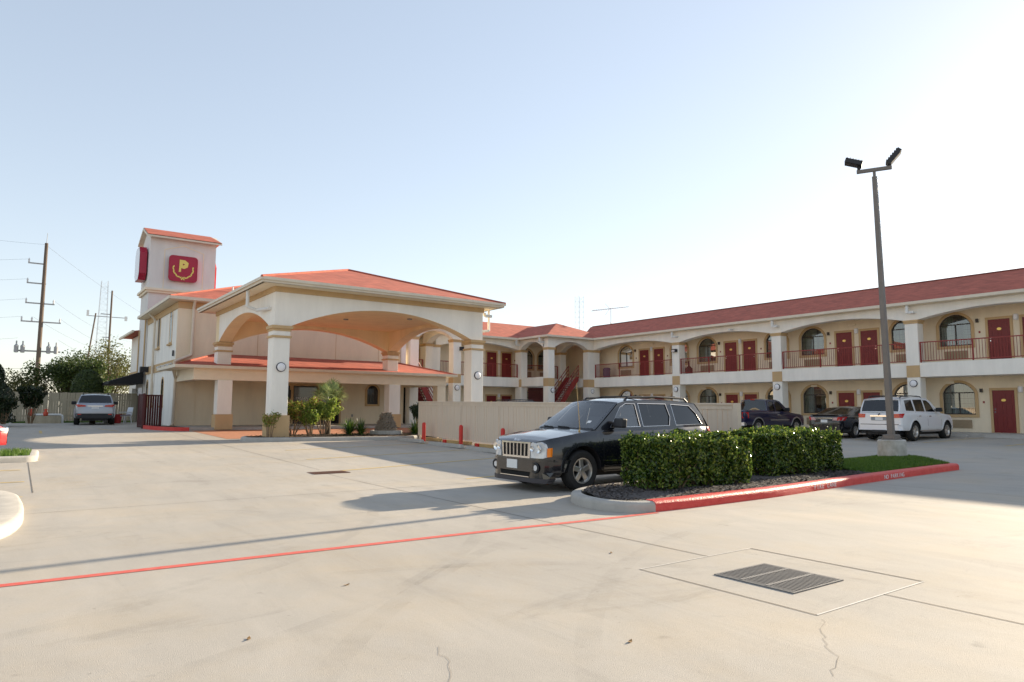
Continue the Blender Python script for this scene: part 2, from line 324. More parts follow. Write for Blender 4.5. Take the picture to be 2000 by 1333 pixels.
def tyremat():
    m = bpy.data.materials.new('tyre_mark'); m.use_nodes = True; N = m.node_tree.nodes; L = m.node_tree.links
    t = N.new('ShaderNodeBsdfTransparent'); p = N['Principled BSDF']; p.inputs['Base Color'].default_value = (.10, .09, .08, 1); p.inputs['Roughness'].default_value = .9
    tc = N.new('ShaderNodeTexCoord'); n = N.new('ShaderNodeTexNoise'); n.inputs['Scale'].default_value = 2.2; n.inputs['Detail'].default_value = 8; L.new(tc.outputs['Object'], n.inputs[0])
    r = N.new('ShaderNodeMapRange'); r.inputs[1].default_value = .4; r.inputs[2].default_value = .75; r.inputs[3].default_value = 0; r.inputs[4].default_value = .085; L.new(n.outputs['Fac'], r.inputs[0])
    x = N.new('ShaderNodeMixShader'); L.new(r.outputs[0], x.inputs[0]); L.new(t.outputs[0], x.inputs[1]); L.new(p.outputs[0], x.inputs[2]); L.new(x.outputs[0], N['Material Output'].inputs[0]); return m
K['tyremark'] = tyremat()
def arc(cx, cy, r_, a0, a1, n_=24): return [(cx+r_*math.cos(R(a0+(a1-a0)*i/n_)), cy+r_*math.sin(R(a0+(a1-a0)*i/n_))) for i in range(n_+1)]
for i, (c, wd) in enumerate(((arc(-2, 12.5, 8.6, -75, 20), .17), (arc(-2, 12.5, 7.1, -80, 15), .17), (arc(9, -2, 9.5, 100, 165), .18), (arc(9, -2, 8.0, 95, 160), .18), (arc(1.5, 1.0, 5.2, 20, 80), .16), ([(3.2, 26), (3.3, 18), (3.0, 10.5)], .2), ([(4.7, 26), (4.8, 18), (4.5, 10.5)], .2), ([(9.3, 22.5), (12.2, 21.6)], .5), ([(8.8, 18.4), (12.3, 18.2)], .5))):
    line('tyre_mark', c, wd, 'tyremark', .0026-.0001*i, ground)
def grate(x0, x1, y0, y1, z, name, label, k, nb, panels):
    r = empty(name, ((x0+x1)/2, (y0+y1)/2, z), 0, label, 'drain grate')
    w_, h_ = x1-x0, y1-y0
    MB().add([(-w_/2, -h_/2, .003), (w_/2, -h_/2, .003), (w_/2, h_/2, .003), (-w_/2, h_/2, .003)], [(0, 1, 2, 3)]).build('pit_dark_sheet', K['black'], r)  # flat black sheet above the paving, painted darkness in place of a hole
    f = MB(); e = .022
    f.box(-w_/2-e, w_/2+e, -h_/2-e, -h_/2, 0, .010); f.box(-w_/2-e, w_/2+e, h_/2, h_/2+e, 0, .010); f.box(-w_/2-e, -w_/2, -h_/2, h_/2, 0, .010); f.box(w_/2, w_/2+e, -h_/2, h_/2, 0, .010)
    f.build('frame', K[k], r)
    me = None
    for i in range(nb+1):
        x = -w_/2+w_*i/nb; bw = .0085
        if me is None:
            o = MB().box(-bw, bw, -h_/2, h_/2, .002, .012).build('bar', K[k], r); me = o.data
        else:
            o = bpy.data.objects.new('bar', me); link(o, r)
        o.location.x = min(max(x, -w_/2+bw), w_/2-bw)
    for j in range(1, panels):
        y = -h_/2+h_*j/panels; MB().box(-w_/2, w_/2, y-.016, y+.016, .003, .0135).build('cross_bar', K[k], r)
grate(5.32, 6.05, 3.35, 4.10, 0, 'storm_drain', 'grey iron storm drain grate set in the square slab in the foreground', 'iron', 17, 3)
grate(5.62, 6.42, 15.1, 15.55, gz(6, 15.3), 'storm_drain', 'small rusty storm drain grate at the edge of the fence shadow', 'rust', 18, 2)

def kerb(name, pts, k, wd=.17, h=.15, closed=False, side=1, parent=None, z0=None, mb=None):
    n = len(pts); v = []
    sec = [(0, -.06), (.0, h-.055), (.018, h-.018), (.06, h), (wd, h), (wd, -.06)]
    for i, p in enumerate(pts):
        q0 = pts[(i-1) % n] if closed or i else p; q1 = pts[(i+1) % n] if closed or i < n-1 else p
        d = Vector((q1[0]-q0[0], q1[1]-q0[1])).normalized(); nx, ny = -d.y*side, d.x*side
        for o, z in sec: v.append((p[0]+nx*o, p[1]+ny*o, (gz(*p[:2]) if z0 is None else z0)+z))
    s = len(sec); f = []
    for i in range(n if closed else n-1):
        j = (i+1) % n
        for q in range(s-1): f.append((i*s+q, j*s+q, j*s+q+1, i*s+q+1))
    if not closed: f += [tuple(range(s)), tuple((n-1)*s+q for q in range(s))]
    mm = mb or MB(); mm.add(v, f)
    return mm if mb else mm.build(name, K[k], parent, smooth=True, ang=50)
def smooth_path(p, it=2, closed=False):
    for _ in range(it):
        q = []; n = len(p)
        for i in range(n if closed else n-1):
            a, b = p[i], p[(i+1) % n]
            q += [(a[0]*.75+b[0]*.25, a[1]*.75+b[1]*.25), (a[0]*.25+b[0]*.75, a[1]*.25+b[1]*.75)]
        p = q if closed else [p[0]]+q+[p[-1]]
    return p
def fill(name, pts, z, k, parent=None, kind=None):
    o = MB().patch(pts, lambda a, b: (a, b, z(a, b) if callable(z) else z), step=.5).build(name, K[k], parent)
    if kind: o['kind'] = kind
    return o
def scatter(m, poly, n, zf, size, flat=.5, seed=1):
    rnd = random.Random(seed); xs = [p[0] for p in poly]; ys = [p[1] for p in poly]; c = 0
    def inside(x, y):
        r = False; j = len(poly)-1
        for i in range(len(poly)):
            a, b = poly[i], poly[j]
            if (a[1] > y) != (b[1] > y) and x < (b[0]-a[0])*(y-a[1])/(b[1]-a[1])+a[0]: r = not r
            j = i
        return r
    while c < n:
        x, y = rnd.uniform(min(xs), max(xs)), rnd.uniform(min(ys), max(ys))
        if not inside(x, y): continue
        c += 1; yield x, y, rnd
def chips(name, poly, n, z, k, parent, sz=.03, seed=3):
    m = MB()
    for x, y, r in scatter(m, poly, n, z, sz, seed=seed):
        a = r.uniform(0, 6.3); l = r.uniform(.5, 1.4)*sz; b = l*r.uniform(.25, .5); t = r.uniform(-.5, .5); ca, sa = math.cos(a), math.sin(a); zz = (z(x, y) if callable(z) else z)+r.uniform(.002, .02)
        m.add([(x+ca*l*i-sa*b*j, y+sa*l*i+ca*b*j, zz+i*l*t) for i, j in ((-1, -1), (1, -1), (1, 1), (-1, 1))], [(0, 1, 2, 3)])
    o = m.build(name, K[k], parent); o['kind'] = 'stuff'; return o
def blades(name, poly, n, z, parent=None, h=.07, seed=5, k='blade'):
    m = MB()
    for x, y, r in scatter(m, poly, n, z, h, seed=seed):
        a = r.uniform(0, 6.3); hh = h*r.uniform(.5, 1.3); w_ = .008+.004*r.random(); zz = z(x, y) if callable(z) else z; lx, ly = r.uniform(-.5, .5)*hh, r.uniform(-.5, .5)*hh
        dx, dy = math.cos(a)*w_, math.sin(a)*w_
        m.add([(x-dx, y-dy, zz), (x+dx, y+dy, zz), (x+lx, y+ly, zz+hh)], [(0, 1, 2)])
    o = m.build(name, K[k], parent); o['kind'] = 'stuff'; return o

# island in the middle of the lot: red kerb in front, bare concrete round the nose
isl = empty('kerb_island', (0, 0, 0), 0, 'raised planting island with red painted kerb beside the black four-wheel drive', 'traffic island')
front = [(19.75, 7.66), (17.5, 7.55), (15, 7.40), (13.0, 7.26), (11, 7.08), (9.6, 7.06), (8.4, 7.04), (7.78, 7.07)]
nose = [(7.78, 7.07), (7.45, 7.16), (7.27, 7.4), (7.2, 7.8), (7.28, 8.3), (7.6, 8.8), (8.1, 9.14), (8.8, 9.30), (12, 9.42), (16, 9.8), (20.9, 10.35), (21.15, 10.0), (20.7, 8.7), (19.75, 7.66)]
fs = smooth_path(front, 2); ns = smooth_path(nose, 2)
kerb('painted_kerb', fs, 'redpaint', .2, .16, side=-1, parent=isl)
kerb('kerb', ns, 'kerb', .17, .15, side=-1, parent=isl)
bedz = lambda x, y: gz(x, y)+.14+.03*math.sin(x*2.1)*math.sin(y*2.7)
inner = [(7.5, 8.0), (7.55, 7.5), (7.9, 7.25), (9, 7.24), (11, 7.27), (13, 7.44), (15.2, 7.62), (15.6, 8.6), (15.2, 9.6), (12, 9.27), (8.8, 9.15), (8.2, 8.98), (7.75, 8.6)]
fill('mulch_bed', inner, bedz, 'mulch', isl); chips('mulch_chips', inner, 16000, bedz, 'mulch', isl, .024, 4); chips('pale_chips', inner, 2500, bedz, 'orange', isl, .020, 9)
ging = [(15.2, 7.62), (17.5, 7.74), (19.6, 7.82), (20.5, 8.75), (20.9, 9.95), (20.7, 10.2), (16, 9.66), (15.2, 9.6), (15.6, 8.6)]
gmz = lambda x, y: gz(x, y)+.145+.06*max(0, min(1, (y-7.8)/1.2))*max(0, min(1, (10.1-y)/.8))
fill('lawn', ging, gmz, 'grass', isl); blades('grass', ging, 26000, gmz, isl, .06, 6)
def fy(x):
    for a, b in zip(fs[:-1], fs[1:]):
        if b[0] <= x <= a[0]: return b[1]+(a[1]-b[1])*(x-b[0])/(a[0]-b[0]), Vector((a[0]-b[0], a[1]-b[1], 0)).normalized()
for txt, x0 in (('FIRE LANE', 12.25), ('NO PARKING', 15.4)):
    for i, chx in enumerate(txt):
        if chx == ' ': continue
        x = x0+i*.105; y, dv = fy(x); text_mesh(chx, .125, K['white'], 'kerb_letter', isl, frame((x, y-.004, .068), dv, (0, 0, 1)), .0015, sx=1.15)
# left-hand lawn islands
li = empty('kerb_island', (0, 0, 0), 0, 'rounded concrete kerb end with a scrap of grass at the lower left', 'traffic island')
lp = smooth_path([(-6, 8.2), (-2, 8.6), (-.6, 9.1), (.05, 9.7), (.26, 10.8), (.28, 12.2), (.22, 13.6), (-.1, 14.2), (-1.2, 14.5), (-6, 14.5)], 2)
kerb('kerb', lp, 'kerb', .32, .15, side=1, parent=li)
lpg = [(-6, 8.55), (-2, 8.95), (-.9, 9.4), (-.28, 9.95), (-.08, 10.9), (-.06, 12.2), (-.1, 13.4), (-.35, 13.9), (-1.2, 14.2), (-6, 14.2)]
fill('lawn', lpg, lambda x, y: gz(x, y)+.13, 'grass', li); blades('grass', lpg, 9000, lambda x, y: gz(x, y)+.13, li, .07, 8)
l2 = empty('kerb_island', (0, 0, 0), 0, 'square-ended kerb island with bright grass beyond the left parking bays', 'traffic island')
k2 = [(-6, 20.9), (.45, 20.88), (.62, 20.95), (.7, 21.15), (.78, 22.9), (.6, 23.15), (-6, 23.2)]
kerb('kerb', k2, 'kerb', .17, .15, side=1, parent=l2)
k2g = [(-6, 21.05), (.3, 21.05), (.52, 21.2), (.6, 22.8), (.45, 23.0), (-6, 23.05)]
fill('lawn', k2g, lambda x, y: gz(x, y)+.13, 'grass', l2); blades('grass', k2g, 9000, lambda x, y: gz(x, y)+.13, l2, .10, 10)
# dry leaves lying on the paving
for i, (x, y, a, lab) in enumerate([(2.42, 5.68, .3, 'small dry brown leaf lying just below the red line'), (1.36, 4.75, 1.1, 'dry curled leaf lying alone at the lower left of the paving'), (3.35, 3.28, .4, 'reddish crumpled leaf near the bottom middle of the picture'), (5.2, 5.35, .8, 'tiny yellow leaf just beyond the drain slab')]):
    mb = MB(); n = 7
    up = [(t/n*.09-.045, .018*math.sin(math.pi*t/n)) for t in range(n+1)]
    v = [(p[0], p[1], .006+.012*abs(p[0])/.045) for p in up]+[(p[0], -p[1], .004+.01*abs(p[0])/.045) for p in up]
    mb.add(v, [(q, q+1, n+2+q, n+1+q) for q in range(n)])
    o = mb.build('dry_leaf', K['dry']); o.location = (x, y, gz(x, y)); o.rotation_euler.z = a; o.scale = (.7, .7, .7); tag(o, lab, 'leaf', 'dry leaves on the paving')
# ------------------------------------------------------------------ building kit (local frame: x along the wall, y into the wall, z up)
def arch_pts(x0, x1, zs, rise, n=16):
    """points of a segmental arch from (x0, zs) to (x1, zs)"""
    w_ = (x1-x0)/2; r = (w_*w_+rise*rise)/(2*rise); cx = (x0+x1)/2; cz = zs+rise-r; a0 = math.asin(min(1, w_/r))
    return [(cx+r*math.sin(-a0+2*a0*i/n), cz+r*math.cos(-a0+2*a0*i/n)) for i in range(n+1)]
def arch_wall(m, x0, x1, a0, a1, zs, rise, ztop, y0, y1, n=20):
    """wall strip x0..x1 above an arch a0..a1; zs..ztop, y0..y1 thick"""
    ap = arch_pts(a0, a1, zs, rise, n)
    bot = [(x0, zs)]*(a0 > x0)+ap+[(x1, zs)]*(a1 < x1)
    for (xa, za), (xb, zb) in zip(bot[:-1], bot[1:]):
        if xb-xa < 1e-6: continue
        v = [(xa, y0, za), (xb, y0, zb), (xb, y0, ztop), (xa, y0, ztop), (xa, y1, za), (xb, y1, zb), (xb, y1, ztop), (xa, y1, ztop)]
        m.add(v, [(0, 1, 2, 3), (7, 6, 5, 4), (4, 5, 1, 0), (3, 2, 6, 7)])
    return m.add([(x0, y0, zs), (x0, y1, zs), (x0, y1, ztop), (x0, y0, ztop), (x1, y0, zs), (x1, y1, zs), (x1, y1, ztop), (x1, y0, ztop)], [(0, 1, 2, 3), (7, 6, 5, 4)])
GLW, GLZ0, GLZS, GLR = 1.46, .86, 1.93, .52         # window glass: width, sill, spring, rise above floor
def win_outline(g=0):
    w_ = GLW/2+g
    return [(-w_, GLZ0-g), (w_, GLZ0-g)]+[(a, b) for a, b in arch_pts(-w_, w_, GLZS, GLR+g*.9, 12)][::-1]
def make_window(var=0):
    r = empty('window')
    f3 = lambda a, b, d: (a, -d, b)
    o, i = win_outline(.135), win_outline(0)
    MB().band(o, i, f3, .05).build('trim', K['band'], r)
    MB().band(i, win_outline(-.05), lambda a, b, d: (a, .10-d, b), .05).build('frame', K['winframe'], r)
    MB().patch(win_outline(-.02), lambda a, b: (a, .085, b)).build('pane', K['wglass'], r)
    mm = MB(); mm.box(-.025, .025, .05, .078, GLZ0+.05, GLZS+.02); mm.box(-GLW/2+.04, GLW/2-.04, .05, .076, GLZS-.01, GLZS+.04); mm.build('mullion', K['winframe'], r)
    mm = MB()
    for q in range(1, 4):
        z = GLZ0+(GLZS-GLZ0)*q/4; mm.box(-GLW/2+.05, GLW/2-.05, .088, .094, z-.008, z+.008)
    for q in (-.55, -.36, -.18, .18, .36, .55): mm.box(q-.008, q+.008, .0885, .0935, GLZ0+.05, GLZS+GLR*.75)
    mm.build('glazing_bars', K['winframe'], r)
    mm = MB(); n = 60
    x0, x1 = [(-.72, -.12), (-.72, .72), (-.72, .2), (-.30, .72)][var]
    for lo, hi in [(x0, x1)] + ([(.30, .72)] if var in (0, 2) else []):
        v = []
        for q in range(n+1):
            x = lo+(hi-lo)*q/n; y = .17+.025*math.sin(q*.9)+.008*math.sin(q*2.3)
            v += [(x, y, GLZ0-.05), (x, y, GLZS+GLR)]
        mm.add(v, [(2*q, 2*q+2, 2*q+3, 2*q+1) for q in range(n)])
    mm.build('curtain', K['curtain'], r)
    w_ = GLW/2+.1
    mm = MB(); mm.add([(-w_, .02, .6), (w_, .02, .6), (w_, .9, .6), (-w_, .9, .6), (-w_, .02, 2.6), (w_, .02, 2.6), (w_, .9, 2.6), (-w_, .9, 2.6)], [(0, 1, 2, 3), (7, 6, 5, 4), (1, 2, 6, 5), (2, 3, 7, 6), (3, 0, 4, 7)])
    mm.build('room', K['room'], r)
    return r
def make_door(flip=1):
    r = empty('door')
    B('leaf', K['door'], r, (-.455, .455, -.012, .03, .01, 2.03))
    f = MB(); f.box(-.57, -.46, -.045, .02, 0, 2.15); f.box(.46, .57, -.045, .02, 0, 2.15); f.box(-.46, .46, -.045, .02, 2.035, 2.15); f.build('door_frame', K['band'], r)
    for cx in (-.2, .2):
        for z0, z1 in ((.18, .78), (.92, 1.50), (1.62, 1.88)):
            m = MB(); o = [(cx-.14, z0), (cx+.14, z0), (cx+.14, z1), (cx-.14, z1)]; i = [(cx-.105, z0+.035), (cx+.105, z0+.035), (cx+.105, z1-.035), (cx-.105, z1-.035)]
            m.band(o, i, lambda a, b, d: (a, -.012-d, b), .014); m.build('panel', K['door'], r)
    m = MB(); m.cyl((-.36*flip, -.012, 1.0), (-.36*flip, -.07, 1.0), .022, .03, 10); m.cyl((-.36*flip, -.012, 1.14), (-.36*flip, -.03, 1.14), .03, .03, 10); m.build('handle', K['chrome'], r)
    m = MB(); m.add([(.10*math.cos(t*.5236), -.028, 1.56+.065*math.sin(t*.5236)) for t in range(12)]+[(.10*math.cos(t*.5236), -.012, 1.56+.065*math.sin(t*.5236)) for t in range(12)], [tuple(range(12))]+[(t, (t+1) % 12, 12+(t+1) % 12, 12+t) for t in range(12)]); m.build('number_plate', K['brass'], r)
    return r
def make_ac():
    r = empty('air_conditioner_grille')
    B('casing', K['acgr'], r, (-.53, .53, -.05, .02, 0, .40))
    m = MB()
    for q in range(9): m.box(-.49, .49, -.062, -.05, .03+q*.04, .052+q*.04)
    o = m.build('louvres', K['acgr'], r); o['kind'] = 'stuff'
    return r
def make_sconce():
    m = MB(); n = 10; v = []
    for z, rr in ((0, .07), (.03, .10), (.15, .115), (.27, .10), (.30, .06)):
        v += [(rr*math.cos(math.pi*q/n), -rr*math.sin(math.pi*q/n)*1.1, z) for q in range(n+1)]
    m.add(v, [(a*(n+1)+q, a*(n+1)+q+1, (a+1)*(n+1)+q+1, (a+1)*(n+1)+q) for a in range(4) for q in range(n)]+[tuple(range(n+1)), tuple(4*(n+1)+q for q in range(n+1))])
    return m.build('wall_sconce', K['lampw'], None, smooth=True)
def make_disc():
    r = empty('disc_light')
    MB().lathe([(0, -.06), (.175, -.06), (.185, -.04), (.185, .0)], axis='y', n=24).build('rim', K['rim'], r, smooth=True)
    MB().lathe([(0, -.105), (.08, -.10), (.13, -.085), (.158, -.062)], axis='y', n=24).build('diffuser', K['lampw'], r, smooth=True)
    return r
PROTO = dict(w0=make_window(0), w1=make_window(1), w2=make_window(2), w3=make_window(3), d=make_door(1), d2=make_door(-1), ac=make_ac(), sc=make_sconce(), disc=make_disc())
def put(kind, parent, x, y, z, rz=0):
    o = copy_tree(PROTO[kind], parent); o.location = (x, y, z); o.rotation_euler.z = rz; return o

F1, F2, WALLY = .46, 3.9, 1.6
def wall_face(root, x0, x1, z0, z1, holes, y=WALLY, k='wall'):
    """flat wall with arched window openings: holes = list of (xc, floor z)"""
    hs = [[(a+xc, b+zf) for a, b in win_outline(0)] for xc, zf in holes]
    m = MB().patch([(x0, z0), (x1, z0), (x1, z1), (x0, z1)], lambda a, b: (a, y, b), hs)
    for h in hs:
        n = len(h); m.add([(a, y, b) for a, b in h]+[(a, y+.12, b) for a, b in h], [(i, (i+1) % n, n+(i+1) % n, n+i) for i in range(n)])
    return m.build('wall', K[k], root)
def col_piece(root, x0, x1, z0, z1, k='white_st', y0=-.02, y1=.6): return B('column', K[k], root, (x0, x1, y0, y1, z0, z1), bevel=.012)
def capital(root, x0, x1, z0, z1, y0=-.02, y1=.6):
    return B('capital', K['band'], root, (x0-.03, x1+.03, y0-.03, y1+.03, z0, z0+.10), (x0-.06, x1+.06, y0-.06, y1+.06, z0+.10, z1))
def full_column(root, xc, w_=.62, y0=-.02, y1=.6, disc=True, facex=None):
    x0, x1 = xc-w_/2, xc+w_/2
    col_piece(root, x0, x1, .30, 3.17, y0=y0, y1=y1); col_piece(root, x0, x1, 3.77, 5.90, y0=y0, y1=y1)
    B('column_band', K['band'], root, (x0-.0, x1+.0, y0-.012, y1, 3.17, 3.77)); capital(root, x0, x1, 5.90, 6.08, y0, y1)
    if disc: put('disc', root, xc, y0, 2.86)
def railing(root, x0, x1, y=.12, z=F2, nm='railing'):
    r = empty(nm, (0, 0, 0), parent=root)
    m = MB(); m.box(x0, x1, y-.03, y+.03, z+1.0, z+1.05); m.build('top_rail', K['dred'], r)
    B('bottom_rail', K['dred'], r, (x0, x1, y-.02, y+.02, z+.07, z+.11))
    m = MB(); n = max(2, int((x1-x0)/.125))
    for q in range(1, n): x = x0+(x1-x0)*q/n; m.box(x-.009, x+.009, y-.009, y+.009, z+.11, z+1.0)
    o = m.build('balusters', K['dred'], r); o['kind'] = 'stuff'
    k = max(1, round((x1-x0)/2.4))
    for q in range(k+1):
        x = x0+.03+(x1-x0-.06)*q/k; B('post', K['dred'], r, (x-.028, x+.028, y-.0285, y+.0285, z, z+1.0))
    return r
def bay(root, xa, xb, levels=(1, 2), pattern='wddw', vs=(0, 1), sx=.19):
    """furnish the wall between two columns; returns window holes"""
    mid = (xa+xb)/2+sx; hs = []
    its = {'wddw': [(-2.64, 'w'), (-.71, 'd'), (.71, 'd2'), (2.64, 'w')], 'dd': [(-.72, 'd'), (.72, 'd2')], 'wdd': [(-1.35, 'w'), (.55, 'd'), (1.95, 'd2')], 'w': [(0, 'w')]}[pattern]
    for lv in levels:
        z = F1 if lv == 1 else F2; wi = 0
        for dx, kd in its:
            x = mid+dx
            if kd == 'w':
                put('w%d' % vs[(wi+lv) % len(vs)], root, x, WALLY, z); hs.append((x, z)); put('ac', root, x, WALLY, z+.2); wi += 1
            else: put(kd, root, x, WALLY, z)
        ds = [mid+dx for dx, kd in its if kd in ('d', 'd2')]
        if len(ds) == 2:
            put('sc', root, sum(ds)/2, WALLY, z+1.92)
            for s_ in (-1, 1): B('call_plate', K['dred'], root, (sum(ds)/2+s_*1.55-.04, sum(ds)/2+s_*1.55+.04, WALLY-.02, WALLY+.01, z+1.42, z+1.52))
            if pattern == 'wddw': B('lantern', K['winframe'], root, (mid-1.62-.05, mid-1.62+.05, WALLY-.12, WALLY+.01, z+1.95, z+2.13))
    return hs
def sidewalk_floor(root, x0, x1):
    B('walkway_slab', K['kerb'], root, (x0, x1, -.35, WALLY, .1, F1)); B('upper_slab', K['white_st'], root, (x0, x1, .015, WALLY, 3.185, F2))
    B('ceiling', K['soffit'], root, (x0, x1, .56, WALLY, 6.62, 6.9))

def inner_bounce_paint(o, ctr, k='gold_bounce'):  # colours inward and downward faces as if warmed by light off the ground
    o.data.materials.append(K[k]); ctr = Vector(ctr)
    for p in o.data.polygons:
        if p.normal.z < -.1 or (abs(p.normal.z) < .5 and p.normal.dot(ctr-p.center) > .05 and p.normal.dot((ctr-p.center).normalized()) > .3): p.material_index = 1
# ------------------------------------------------------------------ right-hand motel wing (local x runs towards the camera side)
wing = empty('motel_wing', (36.9, 40.0, 0), R(-90), 'long two-storey motel wing with arched balcony bays and maroon shingle roof on the right', 'building')
CX = [0.0, 8.5, 16.2, 23.85, 31.52, 39.19, 46.86]
XE = 54.0
sidewalk_floor(wing, -.3, XE)
holes = []
for i in range(4):
    vs_ = [(0, 3), (2, 1), (2, 0), (0, 1)][i]
    holes += bay(wing, CX[i]+(.8 if i == 0 else 0), CX[i+1], vs=vs_)
# bay 0 is the far one, CX[3]..CX[4] the last one seen in part
wall_face(wing, -5.0, 32.0, .3, 6.9, holes); B('wall', K['wall'], wing, (32.0, XE, WALLY, WALLY+.2, .3, 6.9))
B('back_wall', K['wall'], wing, (-2.2, XE, 8.6, 8.8, .3, 6.9)); B('end_wall', K['wall'], wing, (XE-.2, XE, WALLY+.2, 8.6, .3, 6.9))
for i, c in enumerate(CX):
    full_column(wing, c, disc=True)
    if i+1 < len(CX):
        a, b = c+.31, CX[i+1]-.31
        arch_wall(MB(), c, CX[i+1], a, b, 6.08, .40, 6.80, 0, .56).build('arch', K['white_st'], wing)
        if i < 4: railing(wing, a, b)
    if i:
        ds = MB(); ds.box(c-.06, c+.06, -.40, -.28, 6.42, 6.84); ds.box(c-.05, c+.28, -.36, -.26, 6.40, 6.50); ds.box(c+.16, c+.26, -.30, .0, 6.405, 6.495); ds.build('downspout', K['pvc'], wing)
B('frieze', K['trim'], wing, (-.31, XE, -.05, .56, 6.80, 6.90))
B('gutter', K['gutter'], wing, (-.2, XE, -.52, -.38, 6.82, 6.965)); B('eave_soffit', K['soffit'], wing, (-.2, XE, -.38, -.05, 6.80, 6.86))
rf = MB(); rx = 4.1; rz = 8.66
rf.add([(-.9, -.45, 6.94), (XE+.4, -.45, 6.94), (XE+.4, rx, rz), (-4.5, rx, rz), (XE+.4, 2*rx+.8, 6.94), (-8.5, 2*rx+.8, 6.94)], [(0, 1, 2, 3), (3, 2, 4, 5), (1, 4, 2)])
rfo = rf.build('roof', K['roof'], wing)
B('ridge_cap', K['ridge'], rfo, (-4.2, XE, rx-.09, rx+.09, rz-.02, rz+.035))
for x in (5.6, 20.0): MB().lathe([(.0, .22), (.13, .20), (.2, .1), (.2, 0)], (x, rx+.5, rz-.18), n=14).build('roof_vent', K['galv'], rfo, smooth=True)
for x in (13.2,):
    m = MB(); m.box(x-.04, x+.04, -.2, -.02, 6.52, 6.60); m.box(x-.07, x+.07, -.42, -.16, 6.50, 6.58); m.build('security_camera', K['pvc'], wing)
for i, x in ((1, 8.5),): 
    m = MB(); m.box(x-.22, x+.18, -.20, -.02, 5.42, 5.62); m.build('wall_pack_light', K['floodb'], wing); B('wall_pack_lens', K['lens'], wing, (x-.18, x+.08, -.215, -.20, 5.44, 5.55))
for x in (9.6, 17.6, 24.9): B('emergency_light', K['trim'], wing, (x-.18, x+.18, WALLY-.08, WALLY+.01, 2.86, 2.98))
for x in (4.9, 20.0): B('emergency_light', K['trim'], wing, (x-.2, x+.2, WALLY-.09, WALLY+.01, 6.28, 6.38))

# ------------------------------------------------------------------ rear motel wing with two stair blocks
rear = empty('motel_rear_wing', (24.6, 43.35, 0), 0, 'rear motel wing with two projecting stair blocks behind the beige fence', 'building')
sidewalk_floor(rear, -6, 14.5)
h2 = bay(rear, .3, 7.8, pattern='dd', sx=2.85)
for lv, z in ((1, F1), (2, F2)):
    for x in (-1.0, 9.6, 11.6):
        put('w3' if x < 0 else 'w1', rear, x, WALLY, z); h2.append((x, z)); put('ac', rear, x, WALLY, z+.2)
wall_face(rear, -8, 14.0, .3, 6.9, h2)
def stair_block(x0, x1, yf, mirror):
    s = -1 if mirror else 1
    for xa, xb in ((x0, x0+.6), (x1-.6, x1)):
        col_piece(rear, xa, xb, .3, 3.17, y0=yf, y1=yf+.6); col_piece(rear, xa, xb, 3.77, 5.9, y0=yf, y1=yf+.6)
        B('column_band', K['band'], rear, (xa, xb, yf-.012, yf+.6, 3.17, 3.77)); capital(rear, xa, xb, 5.9, 6.08, yf, yf+.6)
    arch_wall(MB(), x0, x1, x0+.6, x1-.6, 6.08, .52, 6.80, yf+.02, yf+.52).build('arch', K['white_st'], rear)
    for xs in ((x0, x0+.5), (x1-.5, x1)):
        m = MB(); ap = arch_pts(yf+.6, -.15, 6.08, .55, 14)
        bot = ap+[(.3, 6.08)]
        for (ya, za), (yb, zb) in zip(bot[:-1], bot[1:]):
            v = [(xs[0], ya, za), (xs[0], yb, zb), (xs[0], yb, 6.8), (xs[0], ya, 6.8), (xs[1], ya, za), (xs[1], yb, zb), (xs[1], yb, 6.8), (xs[1], ya, 6.8)]
            m.add(v, [(0, 1, 2, 3), (7, 6, 5, 4), (4, 5, 1, 0)])
        m.build('side_arch', K['white_st'], rear)
        B('upper_slab', K['white_st'], rear, (xs[0]+.02, xs[1]-.02, yf+.6, .0, 3.2, 3.88)); 
    for xa, xb in ((x0, x0+.6), (x1-.6, x1)):
        col_piece(rear, xa, xb, .3, 3.17, y0=-.3, y1=.5); col_piece(rear, xa, xb, 3.77, 5.9, y0=-.3, y1=.5); B('column_band', K['band'], rear, (xa, xb, -.312, .5, 3.17, 3.77)); capital(rear, xa, xb, 5.9, 6.08, -.3, .5)
    B('frieze', K['trim'], rear, (x0-.04, x1+.04, yf-.03, 0, 6.80, 6.90))
    g = MB(); g.box(x0-.50, x1+.2, yf-.47, yf-.33, 6.82, 6.965); g.box(x0-.50, x0-.36, yf-.33, -.5, 6.82, 6.965); g.build('gutter', K['gutter'], rear)
    B('stair_enclosure', K['gatered'], rear, (x0+.62, x0+.68, yf+.7, -.4, .5, 3.1))
    # steel stair rising along x
    st = empty('staircase', parent=rear)
    xa, xb = (x0+.9, x1-.8); y0, y1 = yf+.9, yf+2.1
    P = lambda x, z: (x if not mirror else x0+x1-x, z)
    for yy in (y0, y1):
        q = [P(xa, .55), P(xa+.3, .55), P(xb, 3.72), P(xb, 4.0), P(xb-.25, 4.0), P(xa, .85)]
        MB().extr([(a, yy, b) for a, b in q], (0, .05, 0)).build('stringer', K['dred'], st)
        m = MB()
        for dz in (1.0, .7, .4): m.tube([(P(xa, .75+dz)[0], yy, .75+dz), (P(xb, 3.9+dz)[0], yy, 3.9+dz)], .03, 6)
        for t in range(5): x = xa+(xb-xa)*t/4; z = .75+3.15*t/4; m.cyl((P(x, 0)[0], yy, z), (P(x, 0)[0], yy, z+1.0), .025, n=6)
        m.build('handrail', K['dred'], st)
    for t in range(18):
        x = xa+(xb-xa)*(t+.5)/18; z = .7+3.15*(t+.5)/18; a = P(x-.14, 0)[0]; b = P(x+.14, 0)[0]
        B('tread', K['dred'], st, (min(a, b), max(a, b), y0+.05, y1, z, z+.04))
    railing(rear, x0+.7, x1-.7, y=-.1, z=F2)
